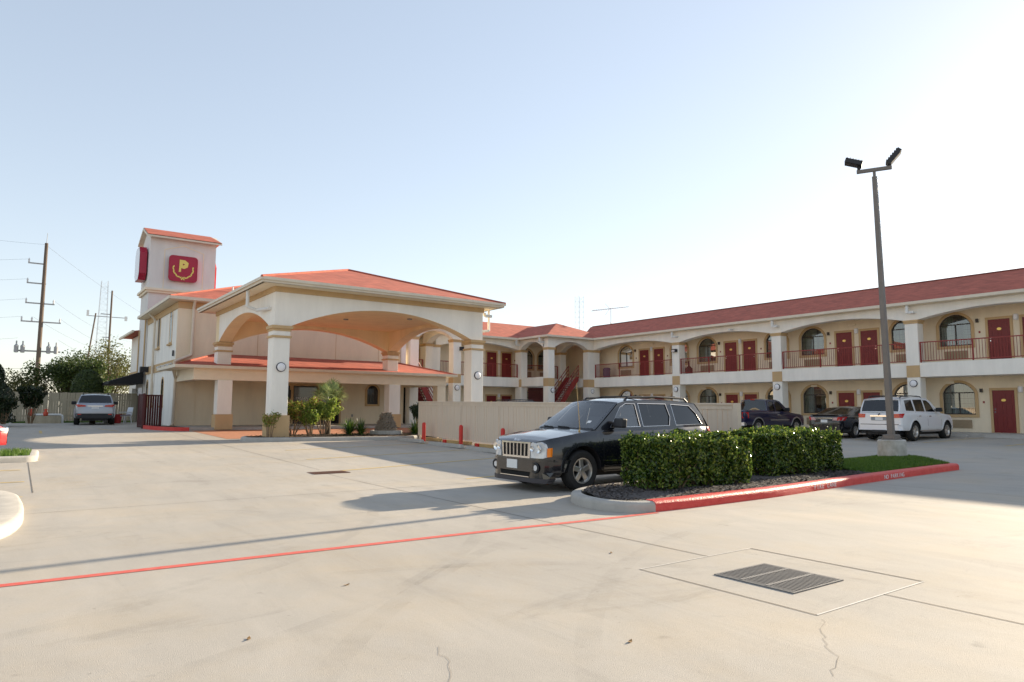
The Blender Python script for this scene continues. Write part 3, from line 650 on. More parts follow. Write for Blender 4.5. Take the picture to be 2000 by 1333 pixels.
stair_block(-4.0, -.2, -4.1, True); stair_block(7.7, 12.3, -3.65, False)
full_column(rear, .25, disc=False, y0=-.03); 
arch_wall(MB(), .2, 7.75, .56, 7.65, 6.08, .40, 6.80, 0, .56).build('arch', K['white_st'], rear); railing(rear, .56, 7.65)
B('frieze', K['trim'], rear, (.2, 7.7, -.05, .56, 6.80, 6.90)); B('gutter', K['gutter'], rear, (-.3, 7.3, -.52, -.38, 6.82, 6.965)); B('eave_soffit', K['soffit'], rear, (-.3, 7.4, -.38, -.05, 6.80, 6.86))
rr = MB(); rr.add([(-14, -.45, 6.94), (18, -.45, 6.94), (18, 3.9, 8.66), (-14, 3.9, 8.66), (18, 8.6, 6.94), (-14, 8.6, 6.94)], [(0, 1, 2, 3), (3, 2, 4, 5)])
rro = rr.build('roof', K['roof'], rear)
# hipped roofs over the stair blocks
for x0, x1, yf in ((-4.0, -.2, -4.1), (7.7, 12.3, -3.65)):
    a, b, c = x0-.45, x1+(2.6 if x0 > 0 else .45), yf-.42
    ap = ((a+b)/2 if x0 < 0 else 11.0, c+3.4, 8.40 if x0 > 0 else 8.0)
    MB().add([(a, c, 6.945), (b, c, 6.945), ap, (ap[0], 4.6, ap[2]), (a, 1.2, 6.945), (b, 1.2, 6.945)], [(0, 1, 2), (0, 2, 3, 4), (1, 5, 3, 2)]).build('hip_roof', K['roof'], rro)
B('downspout', K['pvc'], rear, (7.05, 7.17, -.5, -.38, 6.4, 6.84), (7.05, 7.5, -.45, -.37, 6.38, 6.48)); B('downspout', K['pvc'], rear, (7.22, 7.34, -3.2, -3.08, 6.45, 6.84), (7.22, 7.7, -3.18, -3.1, 6.42, 6.52))
put('disc', rear, -.5, -4.1, 2.86); put('disc', rear, 8.1, -3.65, 2.86); put('disc', rear, 12.15, -3.6, 2.86)
B('security_light', K['floodb'], rear, (-.35, .05, -4.32, -4.12, 5.35, 5.6))

# ------------------------------------------------------------------ lobby block: two-storey body, tower, entrance roof and drive-through portico
lob = empty('lobby_building', (0, 0, 0), 0, 'cream motel lobby block with sign tower and arched drive-through portico on the left', 'building')
LX0, LX1, LY0 = 7.05, 20.4, 39.7
B('front_wall', K['wall'], lob, (LX0, LX1, LY0, LY0+.3, .3, 7.1)); B('side_wall', K['white_st'], lob, (LX0, LX0+.3, LY0+.3, 49.6, .3, 7.1)); B('side_wall', K['wall'], lob, (LX1-.3, LX1, LY0+.3, 50, .3, 7.1)); B('rear_wall', K['wall'], lob, (LX0, LX1, 50, 50.3, .3, 7.1))
B('corner_pilaster', K['wall'], lob, (LX0-.03, LX0+1.0, LY0-.03, LY0-.001, .46, 7.0))
B('belt_course', K['band'], lob, (LX0-.04, LX0-.002, LY0-.02, 49.6, 3.52, 4.0)); B('belt_course', K['band'], lob, (LX0-.04, 9.5, LY0-.05, LY0-.032, 3.52, 4.0)); B('top_band', K['band'], lob, (LX0-.04, LX0-.002, LY0-.04, 49.6, 6.72, 7.08)); B('top_band', K['band'], lob, (LX0-.04, LX1+.03, LY0-.05, LY0-.032, 6.72, 7.08))
for q in (11.2, 13.0, 15.8, 18.6): B('wall_joint', K['band'], lob, (q-.012, q+.012, LY0-.008, LY0-.001, 4.3, 6.7))
B('eave_soffit', K['soffit'], lob, (6.55, 20.9, 39.2, 50, 7.10, 7.16))
g = MB(); g.box(6.45, 20.95, 39.08, 39.2, 7.12, 7.28); g.box(6.45, 6.57, 39.2, 50.0, 7.12, 7.28); g.build('gutter', K['gutter'], lob)
lr = MB(); lr.add([(6.5, 39.12, 7.26), (20.95, 39.12, 7.26), (15.6, 44.5, 9.15), (11.85, 44.5, 9.15), (6.5, 49.9, 7.26), (20.95, 49.9, 7.26)], [(0, 1, 2, 3), (0, 3, 4), (1, 5, 2), (4, 3, 2, 5)]); lr.build('roof', K['roof'], lob)
def lancet(yc, z0, z1, w_=.62):
    r = empty('lancet_window', (LX0, yc, 0), R(-90), parent=lob)
    def ol(g): return [(-w_/2-g, z0-g), (w_/2+g, z0-g)]+[(a, b) for a, b in arch_pts(-w_/2-g, w_/2+g, z1-w_*.6, w_*.5+g, 10)][::-1]
    MB().band(ol(.11), ol(0), lambda a, b, d: (a, -d, b), .022).build('trim', K['band'], r); MB().patch(ol(0), lambda a, b: (a, -.016, b)).build('pane', K['darkpane'], r)
    B('bar', K['winframe'], r, (-.015, .015, -.022, -.017, z0, z1-.1)); B('bar', K['winframe'], r, (-w_/2, w_/2, -.021, -.017, z1-w_*.6-.02, z1-w_*.6+.02)); B('sill', K['band'], r, (-w_/2-.16, w_/2+.16, -.12, 0, z0-.2, z0-.1))
K['darkpane'] = mat('dark_pane', (.012, .014, .018), .05, 0, spec=.8)
for yc, z0, z1 in ((41.6, 5.05, 6.85), (45.3, 5.05, 6.85), (43.3, 1.65, 3.15), (46.9, 1.65, 3.15), (48.6, 1.65, 3.15)): lancet(yc, z0, z1)
# downspouts on the lobby corner
m = MB(); m.tube([(7.75, 39.25, 7.15), (7.75, 39.55, 6.75), (7.75, 39.55, 4.25), (6.9, 39.3, 3.85), (6.9, 39.3, 3.62)], .075, 10); m.build('downspout', K['gutter'], lob, smooth=True)
m = MB(); m.tube([(6.75, 38.6, 3.38), (7.0, 39.4, 3.0), (7.0, 39.5, .62), (6.85, 39.1, .5)], .075, 10); m.build('downspout', K['gutter'], lob, smooth=True)
m = MB(); m.tube([(6.6, 46.2, 7.1), (6.92, 46.2, 6.75), (6.92, 46.2, .6)], .07, 10); m.build('downspout', K['gutter'], lob, smooth=True)
B('downspout', K['white'], lob, (20.1, 20.42, LY0-.2, LY0-.06, 4.3, 7.1))
for yc in (40.6, 41.9, 43.6): 
    m = MB(); m.box(LX0-.10, LX0-.04, yc-.06, yc+.06, 3.72, 3.86); m.cyl((LX0-.1, yc, 3.8), (LX0-.30, yc-.18, 3.68), .05, .085, 10); m.build('flood_light', K['pvc'], lob)
m = MB(); m.box(LX0-.06, LX0-.02, 48.2, 48.5, 3.7, 4.0); m.box(LX0-.5, LX0-.06, 48.15, 48.55, 3.65, 3.98); m.build('flood_light', K['floodb'], lob)
B('wall_lamp', K['floodb'], lob, (LX0-.10, LX0-.035, 40.25, 40.4, 4.2, 4.5))
# tower
TX0, TX1, TY0, TY1 = 6.92, 10.95, 49.6, 52.7
tw = MB(); tw.box(TX0, TX1, TY0, TY1, 9.2, 12.65); tw.box(TX0+.04, TX1-.04, TY0+.04, TY1, .3, 8.9); tw.build('tower', K['towerst'], lob)
B('tower_cornice', K['trim'], lob, (TX0-.10, TX1+.1, TY0-.10, TY1+.1, 8.9, 9.05), (TX0-.2, TX1+.2, TY0-.2, TY1+.2, 9.05, 9.2))
ym = (TY0+TY1)/2
MB().extr([(TX0, TY0, 12.65), (TX0, TY1, 12.65), (TX0, ym, 13.25)], (.25, 0, 0)).build('gable', K['towerst'], lob)
t = MB(); t.extr([(TX0-.28, TY0-.42, 12.62), (TX0-.28, ym, 13.42), (TX0-.28, TY1+.42, 12.62), (TX0-.28, TY1+.42, 12.50), (TX0-.28, ym, 13.27), (TX0-.28, TY0-.42, 12.50)], (TX1-TX0+.56, 0, 0)); t.build('tower_eave', K['gutter'], lob)
t = MB(); t.add([(TX0-.24, TY0-.44, 12.66), (TX1+.28, TY0-.44, 12.66), (TX1-.05, ym, 13.46), (TX0-.24, ym, 13.46), (TX0-.24, TY1+.44, 12.66), (TX1+.28, TY1+.44, 12.66)], [(0, 1, 2, 3), (3, 2, 5, 4), (1, 5, 2)]); t.build('tower_roof', K['roof'], lob)
nl = [(7.75, 9.25), (7.75, 11.85), (8.95, 12.25), (10.2, 11.85), (10.2, 9.25)]; nn = [(7.81, 9.25), (7.81, 11.81), (8.95, 12.19), (10.14, 11.81), (10.14, 9.25)]
m = MB(); v = [(a, TY0-.02, b) for a, b in nl]+[(a, TY0-.02, b) for a, b in nn]; m.add(v, [(i, i+1, 6+i, 5+i) for i in range(4)]); m.build('niche_moulding', K['trim'], lob)
# tower signs
def rrect(cx, cz, w_, h_, r_, n=5):
    o = []
    for sx_, sz_, a0 in ((1, -1, -90), (1, 1, 0), (-1, 1, 90), (-1, -1, 180)):
        for q in range(n+1):
            a = R(a0+90*q/n); o.append((cx+sx_*(w_/2-r_)+r_*math.cos(a), cz+sz_*(h_/2-r_)+r_*math.sin(a)))
    return o
sg = empty('tower_sign', (8.9, TY0-.06, 10.62), 0, 'square maroon sign with yellow letter P and laurel on the tower front', 'sign')
MB().extr([(a, 0, b) for a, b in rrect(0, 0, 1.72, 1.68, .22)], (0, -.2, 0)).build('sign_cabinet', K['signred'], sg, bevel=.02)
MB().band(rrect(0, 0, 1.76, 1.72, .23), rrect(0, 0, 1.66, 1.62, .2), lambda a, b, d: (a, -.18-d, b), .035).build('sign_rim', K['signred'], sg)
pf = lambda a, b: (a, -.222, b)
Pout = [(-.27, -.24), (-.13, -.20), (-.13, .04), (.06, .0), (.27, .13), (.31, .42), (.10, .58), (-.24, .60), (-.25, .2)]
MB().patch(Pout, pf, [[(-.06, .22), (-.02, .36), (.09, .29)]]).build('letter', K['signyel'], sg)
lv = None
for s_ in (-1, 1):
    for i in range(7):
        a = R(-76+i*14.5); rr_ = .60; cx, cz = s_*rr_*math.cos(a)*1.0, rr_*math.sin(a)-.02
        if lv is None:
            pts = [(.10*math.cos(t), .048*math.sin(t)) for t in [q*math.pi/5 for q in range(10)]]
            lv = MB().add([(x, 0, z) for x, z in pts], [tuple(range(10))]).build('laurel_leaf', K['signyel'], sg).data; o = [c for c in sg.children if c.name.startswith('laurel')][0]
        else: o = bpy.data.objects.new('laurel_leaf', lv); link(o, sg)
        o.location = (cx, -.2225, cz); ta = math.atan2(math.cos(a), -s_*math.sin(a)); o.rotation_euler = (0, -(ta+(.35 if i % 2 else -.35)), 0)
MB().patch([(-.13, -.50), (-.02, -.60), (-.13, -.74), (-.05, -.76), (0, -.66), (.05, -.76), (.13, -.74), (.02, -.60), (.13, -.50), (0, -.57)], pf).build('bow', K['signyel'], sg)
ss = empty('tower_sign', (TX0-.08, ym, 10.9), R(-90), 'eight-sided sign box seen edge-on at the left of the tower', 'sign')
oc = [(-.62, -1.1), (.62, -1.1), (.98, -.7), (.98, .7), (.62, 1.1), (-.62, 1.1), (-.98, .7), (-.98, -.7)]
MB().extr([(a, 0, b) for a, b in oc], (0, -.42, 0)).build('sign_cabinet', K['signred'], ss)
MB().patch([(a*.96, b*.965) for a, b in oc], lambda a, b: (a, -.435, b)).build('sign_face', K['signface'], ss)
s3 = empty('tower_sign', (TX1+.05, ym, 10.4), R(90), 'red sign edge jutting from the right side of the tower', 'sign')
MB().extr([(a, 0, b) for a, b in oc], (0, -.16, 0)).build('sign_cabinet', K['bollard'], s3)
# lower tower arch recess and the block behind
m = MB(); m.box(TX0-.02, TX0+.03, 49.75, 50.0, 3.6, 7.2); m.box(TX0-.02, TX0+.03, 52.2, 52.45, 3.6, 6.6); m.build('recess_trim', K['band'], lob)
B('far_block', K['white_st'], lob, (7.3, 14, 52.7, 58.6, .3, 6.55)); MB().add([(6.6, 52.4, 6.6), (14, 52.4, 6.6), (14, 59.3, 6.6), (6.6, 59.3, 6.6), (10.5, 55.8, 7.6), (14, 55.8, 7.6)], [(0, 1, 5, 4), (0, 4, 3), (3, 4, 5, 2), (0, 3, 2, 1)]).build('far_roof', K['roof'], lob); B('gutter', K['gutter'], lob, (6.5, 6.62, 52.4, 59.3, 6.5, 6.64)); B('belt_course', K['band'], lob, (7.26, 7.298, 52.72, 58.6, 3.5, 4.0))
# side awning and door under it
aw = MB(); aw.extr([(6.9, 49.3, 3.75), (5.0, 49.3, 3.05), (5.0, 49.3, 2.9), (6.9, 49.3, 2.95)], (0, 5.2, 0)); aw.build('awning', K['awning'], lob)
B('side_door', K['darkpane'], lob, (6.86, 6.915, 50.3, 51.3, .5, 2.6)); B('wall_lamp', K['lampw'], lob, (6.7, 6.9, 49.62, 49.8, 2.2, 2.7)); B('wall_lamp', K['lampw'], lob, (6.7, 6.9, 52.2, 52.4, 2.2, 2.7))
# entrance roof
B('entrance_floor', K['kerb'], lob, (6.9, 21.0, 35.3, LY0, .2, .52))
eb = MB(); eb.box(7.05, 20.9, 35.25, 35.75, 2.80, 3.36); eb.box(7.05, 7.55, 35.75, LY0, 2.80, 3.36); eb.box(20.4, 20.9, 35.75, LY0, 2.80, 3.36); eb.build('entrance_beam', K['trim'], lob)
B('entrance_ceiling', K['soffit'], lob, (7.55, 20.4, 35.75, LY0, 3.2, 3.3)); B('eave_soffit', K['soffit'], lob, (6.3, 21.3, 35.0, LY0, 3.36, 3.40))
g = MB(); g.box(6.15, 21.45, 34.85, 35.0, 3.34, 3.48); g.box(6.15, 6.3, 35.0, LY0, 3.34, 3.48); g.box(21.3, 21.45, 35.0, LY0, 3.34, 3.48); g.build('gutter', K['gutter'], lob)
MB().add([(6.2, 34.9, 3.46), (21.4, 34.9, 3.46), (19.6, LY0-.01, 4.38), (9.1, LY0-.01, 4.38), (6.2, LY0, 3.46), (21.4, LY0, 3.46)], [(0, 1, 2, 3), (0, 3, 4), (1, 5, 2)]).build('entrance_roof', K['roof'], lob)
for xa in (8.14, 17.2):
    B('entrance_column', K['white_st'], lob, (xa, xa+.68, 35.2, 35.85, 1.15, 2.80), bevel=.012); B('column_base', K['band'], lob, (xa-.06, xa+.74, 35.14, 35.91, .42, 1.15))
B('entrance_column', K['trim'], lob, (20.35, 20.9, 35.3, 35.85, .5, 2.80))
# lobby openings
def glazed(xa, xb, z0, z1, nm):
    r = empty(nm, parent=lob); f = MB(); f.box(xa-.1, xb+.1, LY0-.09, LY0-.002, z1, z1+.12); f.box(xa-.1, xa, LY0-.09, LY0-.002, z0, z1); f.box(xb, xb+.1, LY0-.09, LY0-.002, z0, z1); f.build('surround', K['band'], r)
    B('pane', K['darkpane'], r, (xa+.05, xb-.05, LY0-.03, LY0-.004, z0, z1)); f = MB(); f.box(xa, xa+.06, LY0-.06, LY0-.031, z0, z1); f.box(xb-.06, xb, LY0-.06, LY0-.031, z0, z1); f.box(xa+.06, xb-.06, LY0-.06, LY0-.031, z0+.95, z0+1.05); f.build('stile', K['winframe'], r)
    return r
d = glazed(13.3, 14.75, .55, 2.75, 'glass_door')
text_mesh('PALACE INN', .20, K['white'], 'door_lettering', d, frame((14.02, LY0-.066, 2.02), (1, 0, 0), (0, 0, 1)), .001)
for zz, ww in ((1.80, .36), (1.68, .42)):
    m = MB(); x = 14.02-ww
    while x < 14.02+ww: l = random.uniform(.03, .06); m.box(x, x+l, LY0-.062, LY0-.058, zz-.022, zz+.022); x += l+.022
    o = m.build('small_print', K['white'], d); o['kind'] = 'stuff'
glazed(15.0, 16.1, .55, 2.75, 'glass_door'); glazed(12.5, 13.1, 1.2, 2.75, 'side_light')
w_ = empty('arched_window', (18.25, LY0, 0), parent=lob)
ol = lambda g: [(-.36-g, 1.72-g), (.36+g, 1.72-g)]+[(a, b) for a, b in arch_pts(-.36-g, .36+g, 2.58, .28+g, 10)][::-1]
MB().band(ol(.12), ol(0), lambda a, b, d_: (a, -d_, b), .06).build('trim', K['band'], w_); MB().patch(ol(0), lambda a, b: (a, -.012, b)).build('pane', K['darkpane'], w_); m = MB()
for q in (-.18, 0, .18): m.box(q-.01, q+.01, -.03, -.013, 1.72, 2.8)
m.build('bars', K['winframe'], w_)
B('doorway', K['room'], lob, (20.41, 21.2, 40.3, 40.4, .5, 2.8)); B('outlet', K['galv'], lob, (16.9, 17.0, LY0-.03, LY0, .95, 1.1)); B('lantern', K['floodb'], lob, (12.95, 13.12, LY0-.2, LY0-.02, 2.0, 2.5))
# portico
PX0, PX1, PY0, PY1 = 8.14, 17.88, 26.8, 36.2
def pcol(xa, ya, zb, base):
    if base:
        B('portico_column', K['white_st'], lob, (xa, xa+.65, ya, ya+.65, 1.19, 4.20), bevel=.015); B('column_base', K['band'], lob, (xa-.07, xa+.72, ya-.07, ya+.72, .2, 1.19))
    else: B('portico_column', K['white_st'], lob, (xa, xa+.65, ya, ya+.65, zb, 4.20), bevel=.015)
    B('column_band', K['band'], lob, (xa-.05, xa+.70, ya-.05, ya+.70, 4.20, 4.28)); B('portico_column', K['white_st'], lob, (xa, xa+.65, ya, ya+.65, 4.28, 4.46))
    B('capital', K['band'], lob, (xa-.03, xa+.68, ya-.03, ya+.68, 4.46, 4.55), (xa-.08, xa+.73, ya-.08, ya+.73, 4.55, 4.67))
for xa in (PX0, PX1-.65):
    pcol(xa, PY0, .3, True); pcol(xa, PY1-.65, 3.45, False)
for ya, sg_ in ((PY0+.03, -1), (PY1-.62, 1)): inner_bounce_paint(arch_wall(MB(), PX0+.03, PX1-.03, PX0+.65, PX1-.65, 4.67, .95, 5.99, ya, ya+.59, 28).build('portico_arch', K['white_st'], lob), (13.0, 31.5, 5.4))
for xa, sg_ in ((PX0+.03, -1), (PX1-.62, 1)):
    m = MB(); arch_wall(m, PY0+.62, PY1-.62, PY0+.65, PY1-.65, 4.67, .95, 5.99, xa, xa+.59, 28); m.v = [(b, a, c) for a, b, c in m.v]; inner_bounce_paint(m.build('portico_arch', K['white_st'], lob), (13.0, 31.5, 5.4))
g = MB(); g.box(PX0-.02, PX1+.02, PY0-.02, PY0+.3, 5.99, 6.2); g.box(PX0-.02, PX1+.02, PY1-.3, PY1+.02, 5.99, 6.2); g.box(PX0-.02, PX0+.3, PY0+.3, PY1-.3, 5.99, 6.2); g.box(PX1-.3, PX1+.02, PY0+.3, PY1-.3, 5.99, 6.2); g.build('portico_band', K['band'], lob)
B('portico_ceiling', K['gold_bounce'], lob, (PX0+.62, PX1-.62, PY0+.62, PY1-.62, 5.78, 5.88)); B('eave_soffit', K['soffit'], lob, (7.5, 18.52, 26.16, 36.85, 6.20, 6.25))  # ceiling colour includes the warm ground bounce
g = MB()
for z0, z1, e in ((6.20, 6.29, 0), (6.29, 6.40, .06)):
    g.box(7.45-e, 18.57+e, 26.1-e, 26.22, z0, z1); g.box(7.45-e, 18.57+e, 36.8, 36.92+e, z0, z1); g.box(7.45-e, 7.57, 26.22, 36.8, z0, z1); g.box(18.45, 18.57+e, 26.22, 36.8, z0, z1)
g.build('gutter', K['gutter'], lob)
MB().add([(7.4, 26.05, 6.385), (18.62, 26.05, 6.385), (18.62, 36.97, 6.385), (7.4, 36.97, 6.385), (13.0, 31.4, 8.16), (13.0, 31.6, 8.16)], [(0, 1, 4), (1, 2, 5, 4), (2, 3, 5), (3, 0, 4, 5)]).build('portico_roof', K['roof'], lob)
for a_, b_ in (((7.4, 26.05, 6.39), (13.0, 31.4, 8.165)), ((18.62, 26.05, 6.39), (13.0, 31.4, 8.165))): MB().tube([a_, b_], .06, 6).build('hip_cap', K['roof'], lob)
for a_, b_ in (((6.5, 39.12, 7.265), (11.85, 44.5, 9.155)), ((11.85, 44.5, 9.155), (15.6, 44.5, 9.155)), ((6.2, 34.9, 3.465), (9.1, 39.66, 4.385)), ((21.4, 34.9, 3.465), (19.6, 39.66, 4.385))): MB().tube([a_, b_], .055, 6).build('hip_cap', K['roof'], lob)
for xv, yv in ((10.2, 41.6), (16.2, 41.2)): MB().cyl((xv, yv, 7.9), (xv, yv, 8.45), .05, .05, 8).build('vent_pipe', K['pvc'], lob)
MB().tube([(7.6, 28.6, 6.25), (7.6, 28.6, 5.55), (7.95, 28.5, 5.42), (8.1, 27.3, 5.38)], .07, 10).build('downspout', K['pvc'], lob, smooth=True)
MB().tube([(18.45, 27.2, 6.2), (18.45, 27.2, 5.2), (18.0, 27.2, 5.15)], .06, 10).build('downspout', K['pvc'], lob, smooth=True)
for xa, z in ((8.47, 3.05), (17.56, 3.02)): put('disc', lob, xa, PY0, z)
m = MB(); m.box(17.95, 18.05, 26.85, 26.95, 5.85, 6.0); m.box(17.95, 18.3, 26.7, 26.85, 5.78, 5.9); m.build('security_camera', K['pvc'], lob)
for xa, ya in ((10.6, 29.5), (15.4, 29.5), (13, 31.5)): MB().cyl((xa, ya, 5.775), (xa, ya, 5.73), .12, .12, 14).build('ceiling_light', K['galv'], lob)
for o in list(PROTO.values()):
    for c in list(o.children): bpy.data.objects.remove(c)
    bpy.data.objects.remove(o)
# terracotta apron under the portico and small red kerb at the lobby corner
ap = MB()
for j in range(8):
    for i in range(9):
        xa, xb, ya, yb = 7.0+i*1.5, 8.5+i*1.5, 28.4+j*.86, 28.4+(j+1)*.86; ap.add([(xa, ya, gz(xa, ya)+.006), (xb, ya, gz(xb, ya)+.006), (xb, yb, gz(xb, yb)+.006), (xa, yb, gz(xa, yb)+.006)], [(0, 1, 2, 3)])
o = ap.build('paved_apron', K['paver']); o['kind'] = 'structure'
kr = empty('corner_kerb', (0, 0, 0), 0, 'low red painted kerb at the lobby corner by the dark red gate', 'kerb')
kerb('painted_kerb', smooth_path([(5.7, 38.6), (5.6, 37.7), (5.95, 36.2), (6.5, 35.2), (6.95, 35.1)], 2), 'redpaint', .25, .17, side=-1, parent=kr)
fill('soil_bed', [(5.9, 38.6), (5.85, 37.7), (6.2, 36.3), (6.7, 35.4), (6.98, 35.4), (6.98, 39.3), (6.0, 39.3)], .52, 'soil', kr)
# ------------------------------------------------------------------ vehicles
def interp(x, pts):
    if x <= pts[0][0]: return pts[0][1]
    for (a, b), (c, d) in zip(pts[:-1], pts[1:]):
        if x <= c: return b+(d-b)*(x-a)/(c-a) if c > a else d
    return pts[-1][1]
def make_car(S, name, loc, rz, label, cat, group=None):
    """S: outline of one vehicle; x = distance behind the front bumper. The car faces local +x."""
    L = S['L']; rt = empty(name, loc, rz, label, cat, group); P_ = K[S['paint']]
    hl = lambda x: L/2-x
    top = lambda x: interp(x, S['top'])
    half = lambda x: interp(x, S['plan'])
    def bot(x):
        z = interp(x, S['bot'])
        for xw in S['wx']:
            d = abs(x-xw); ra = S['ra']
            if d < ra: z = max(z, S['rw']+math.sqrt(ra*ra-d*d))
        return z
    TT = [0, .06, .2, .38, .55, .7, .84, .94, 1.0]; YY = S.get('sec', [.94, .975, 1, 1.0, .997, .99, .972, .945, .905])
    def sidey(x, z):
        b = interp(x, S['bot']); t = top(x); q = max(0, min(1, (z-b)/max(.01, t-b)))
        return half(x)*interp(q, list(zip(TT, YY)))
    xs = set([i*L/44 for i in range(45)]+[.03, .08, .14, L-.03, L-.08])
    for xw in S['wx']:
        for q in range(-10, 11): xs.add(xw+S['ra']*math.sin(q*math.pi/20)*.9999)
    for a, b in S['top']: xs.add(a)
    xs = sorted(x for x in xs if 0 <= x <= L)
    c0, c1 = S['cabin']; crown = S.get('crown', .035)
    v = []; f = []; TY = [.7, .4, .0]; n = len(TT)+len(TY); full = 2*n-1
    for x in xs:
        b, t = bot(x), top(x); b = min(b, t-.02); row = []
        for q, yy in zip(TT, YY):
            z = b+(t-b)*q; row.append((hl(x), sidey(x, z), z))
        e = half(x)*YY[-1]; cr = crown*min(1, x/.25, (L-x)/.12+.2)
        for q in TY: row.append((hl(x), e*q, t+cr*(1-q*q)))
        v += row+[(p[0], -p[1], p[2]) for p in row[-2::-1]]
    for i in range(len(xs)-1):
        xm = (xs[i]+xs[i+1])/2
        for j in range(full-1):
            if c0 < xm < c1 and len(TT)-1 <= j < full-len(TT): continue
            f.append((i*full+j, (i+1)*full+j, (i+1)*full+j+1, i*full+j+1))
    f.append(tuple(range(full))[::-1]); f.append(tuple((len(xs)-1)*full+j for j in range(full)))
    MB().add(v, f).build('body', P_, rt, smooth=True, ang=38)
    # underside and wheel wells
    u = MB(); u.box(hl(L-.25), hl(.25), -half(L/2)*.62, half(L/2)*.62, S['rw']*.62, min(top(.4), top(L/2))-.12); u.build('underbody', K['plastic'], rt)
    # cabin sides
    G = S['gh']; zb0 = min(z for x, z in G); zt0 = max(z for x, z in G); yr = S['roofhalf']
    def ghy(x, z):
        b = half(x)*YY[-1]+.005; q = (z-top(x))/(zt0-top(x)) if zt0 > top(x) else 0
        return b+(yr-b)*max(0, min(1, q))**1.15
    for s in (1, -1):
        MB().patch(G, lambda a, b: (hl(a), s*ghy(a, b), b), S['win'], step=.25).build('cabin_side', P_, rt, smooth=True, ang=20)
        for wi, wn_ in enumerate(S['win']):
            MB().patch(wn_, lambda a, b: (hl(a), s*(ghy(a, b)-.014), b), step=.25).build('side_window', K[S['glass'][min(wi, len(S['glass'])-1)]], rt, smooth=True)
            if S.get('wintrim'):
                cx = sum(p[0] for p in wn_)/len(wn_); cz = sum(p[1] for p in wn_)/len(wn_)
                out = [(cx+(p[0]-cx)*1.03, cz+(p[1]-cz)*1.05) for p in wn_]
                MB().band(out, wn_, lambda a, b, d: (hl(a), s*(ghy(a, b)+d), b), .008).build('window_trim', K[S['wintrim']], rt)
    # roof
    rp = S['roof']; v = []; NY = 8
    for x, z in rp:
        for q in range(NY+1):
            t = -1+2*q/NY; v.append((hl(x), t*(ghy(x, z)+.002), z+.045*(1-t*t)*S.get('rcrown', 1)))
    MB().add(v, [(i*(NY+1)+j, (i+1)*(NY+1)+j, (i+1)*(NY+1)+j+1, i*(NY+1)+j+1) for i in range(len(rp)-1) for j in range(NY)]).build('roof', P_, rt, smooth=True)
    # windscreen and rear glass
    def screen(nm, xb, zb, xt, zt, bow, gl, ins=.055):
        NU, NV = 10, 5
        def pt(u, t, off=0):
            x = xb+(xt-xb)*t; z = zb+(zt-zb)*t; y = (ghy(x, max(z, top(x)))) * u
            return (hl(x)+bow*(1-u*u)+off*(1 if bow > 0 else -1), y, z+.04*(1-u*u)*t)
        def grid(us, ts, off):
            v = [pt(a, b, off) for b in ts for a in us]; k = len(us)
            return MB().add(v, [(j*k+i, j*k+i+1, (j+1)*k+i+1, (j+1)*k+i) for j in range(len(ts)-1) for i in range(k-1)])
        us = [-1+ins*1.3+(2-2.6*ins)*i/NU for i in range(NU+1)]; ts = [.03+(.95-.03)*j/NV for j in range(NV+1)]
        grid(us, ts, .0).build(nm, K[gl], rt, smooth=True)
        for sg_ in (-1, 1): grid([sg_*1.0, sg_*(1-ins*1.3)], [0, .25, .5, .75, 1], .002).build('pillar', P_, rt, smooth=True)
        m = grid(us, [.94, 1.0], .002); m.build('header', P_, rt, smooth=True); m = grid(us, [-.03, .045], .003); m.build('cowl', K['plastic'] if bow > 0 else P_, rt, smooth=True)
        return pt
    ws = S['ws']; wpt = screen('windscreen', *ws, S.get('bow', .10), S['wsglass']); rw = S['rwin']; rpt = screen('rear_window', *rw, -.05, S['glass'][-1])
    # interior
    fl = MB(); fl.box(hl(c1)+.05, hl(c0)-.05, -half(L/2)*.82, half(L/2)*.82, S['rw']+.1, top(L/2)-.22); fl.build('cabin_floor', K['interior'], rt)
    MB().box(hl(ws[0])-.55, hl(ws[0])-.1, -half(L/2)*.80, half(L/2)*.80, top(L/2)-.25, top(L/2)-.02).build('dashboard', K['interior'], rt, bevel=.04)
    for xs_ in S['seats']:
        for sy in (-.4, .4):
            m = MB(); m.extr([(hl(xs_), sy-.25, top(L/2)-.5), (hl(xs_)-.13, sy-.25, top(L/2)-.5), (hl(xs_)-.28, sy-.23, zt0-.35), (hl(xs_)-.16, sy-.23, zt0-.35)], (0, .48, 0)); m.box(hl(xs_)-.32, hl(xs_)-.2, sy-.13, sy+.13, zt0-.33, zt0-.15); m.build('seat', K['seat'], rt, bevel=.03)
    # wheels
    rw_, tw = S['rw'], S.get('tw', .24)
    proto = None
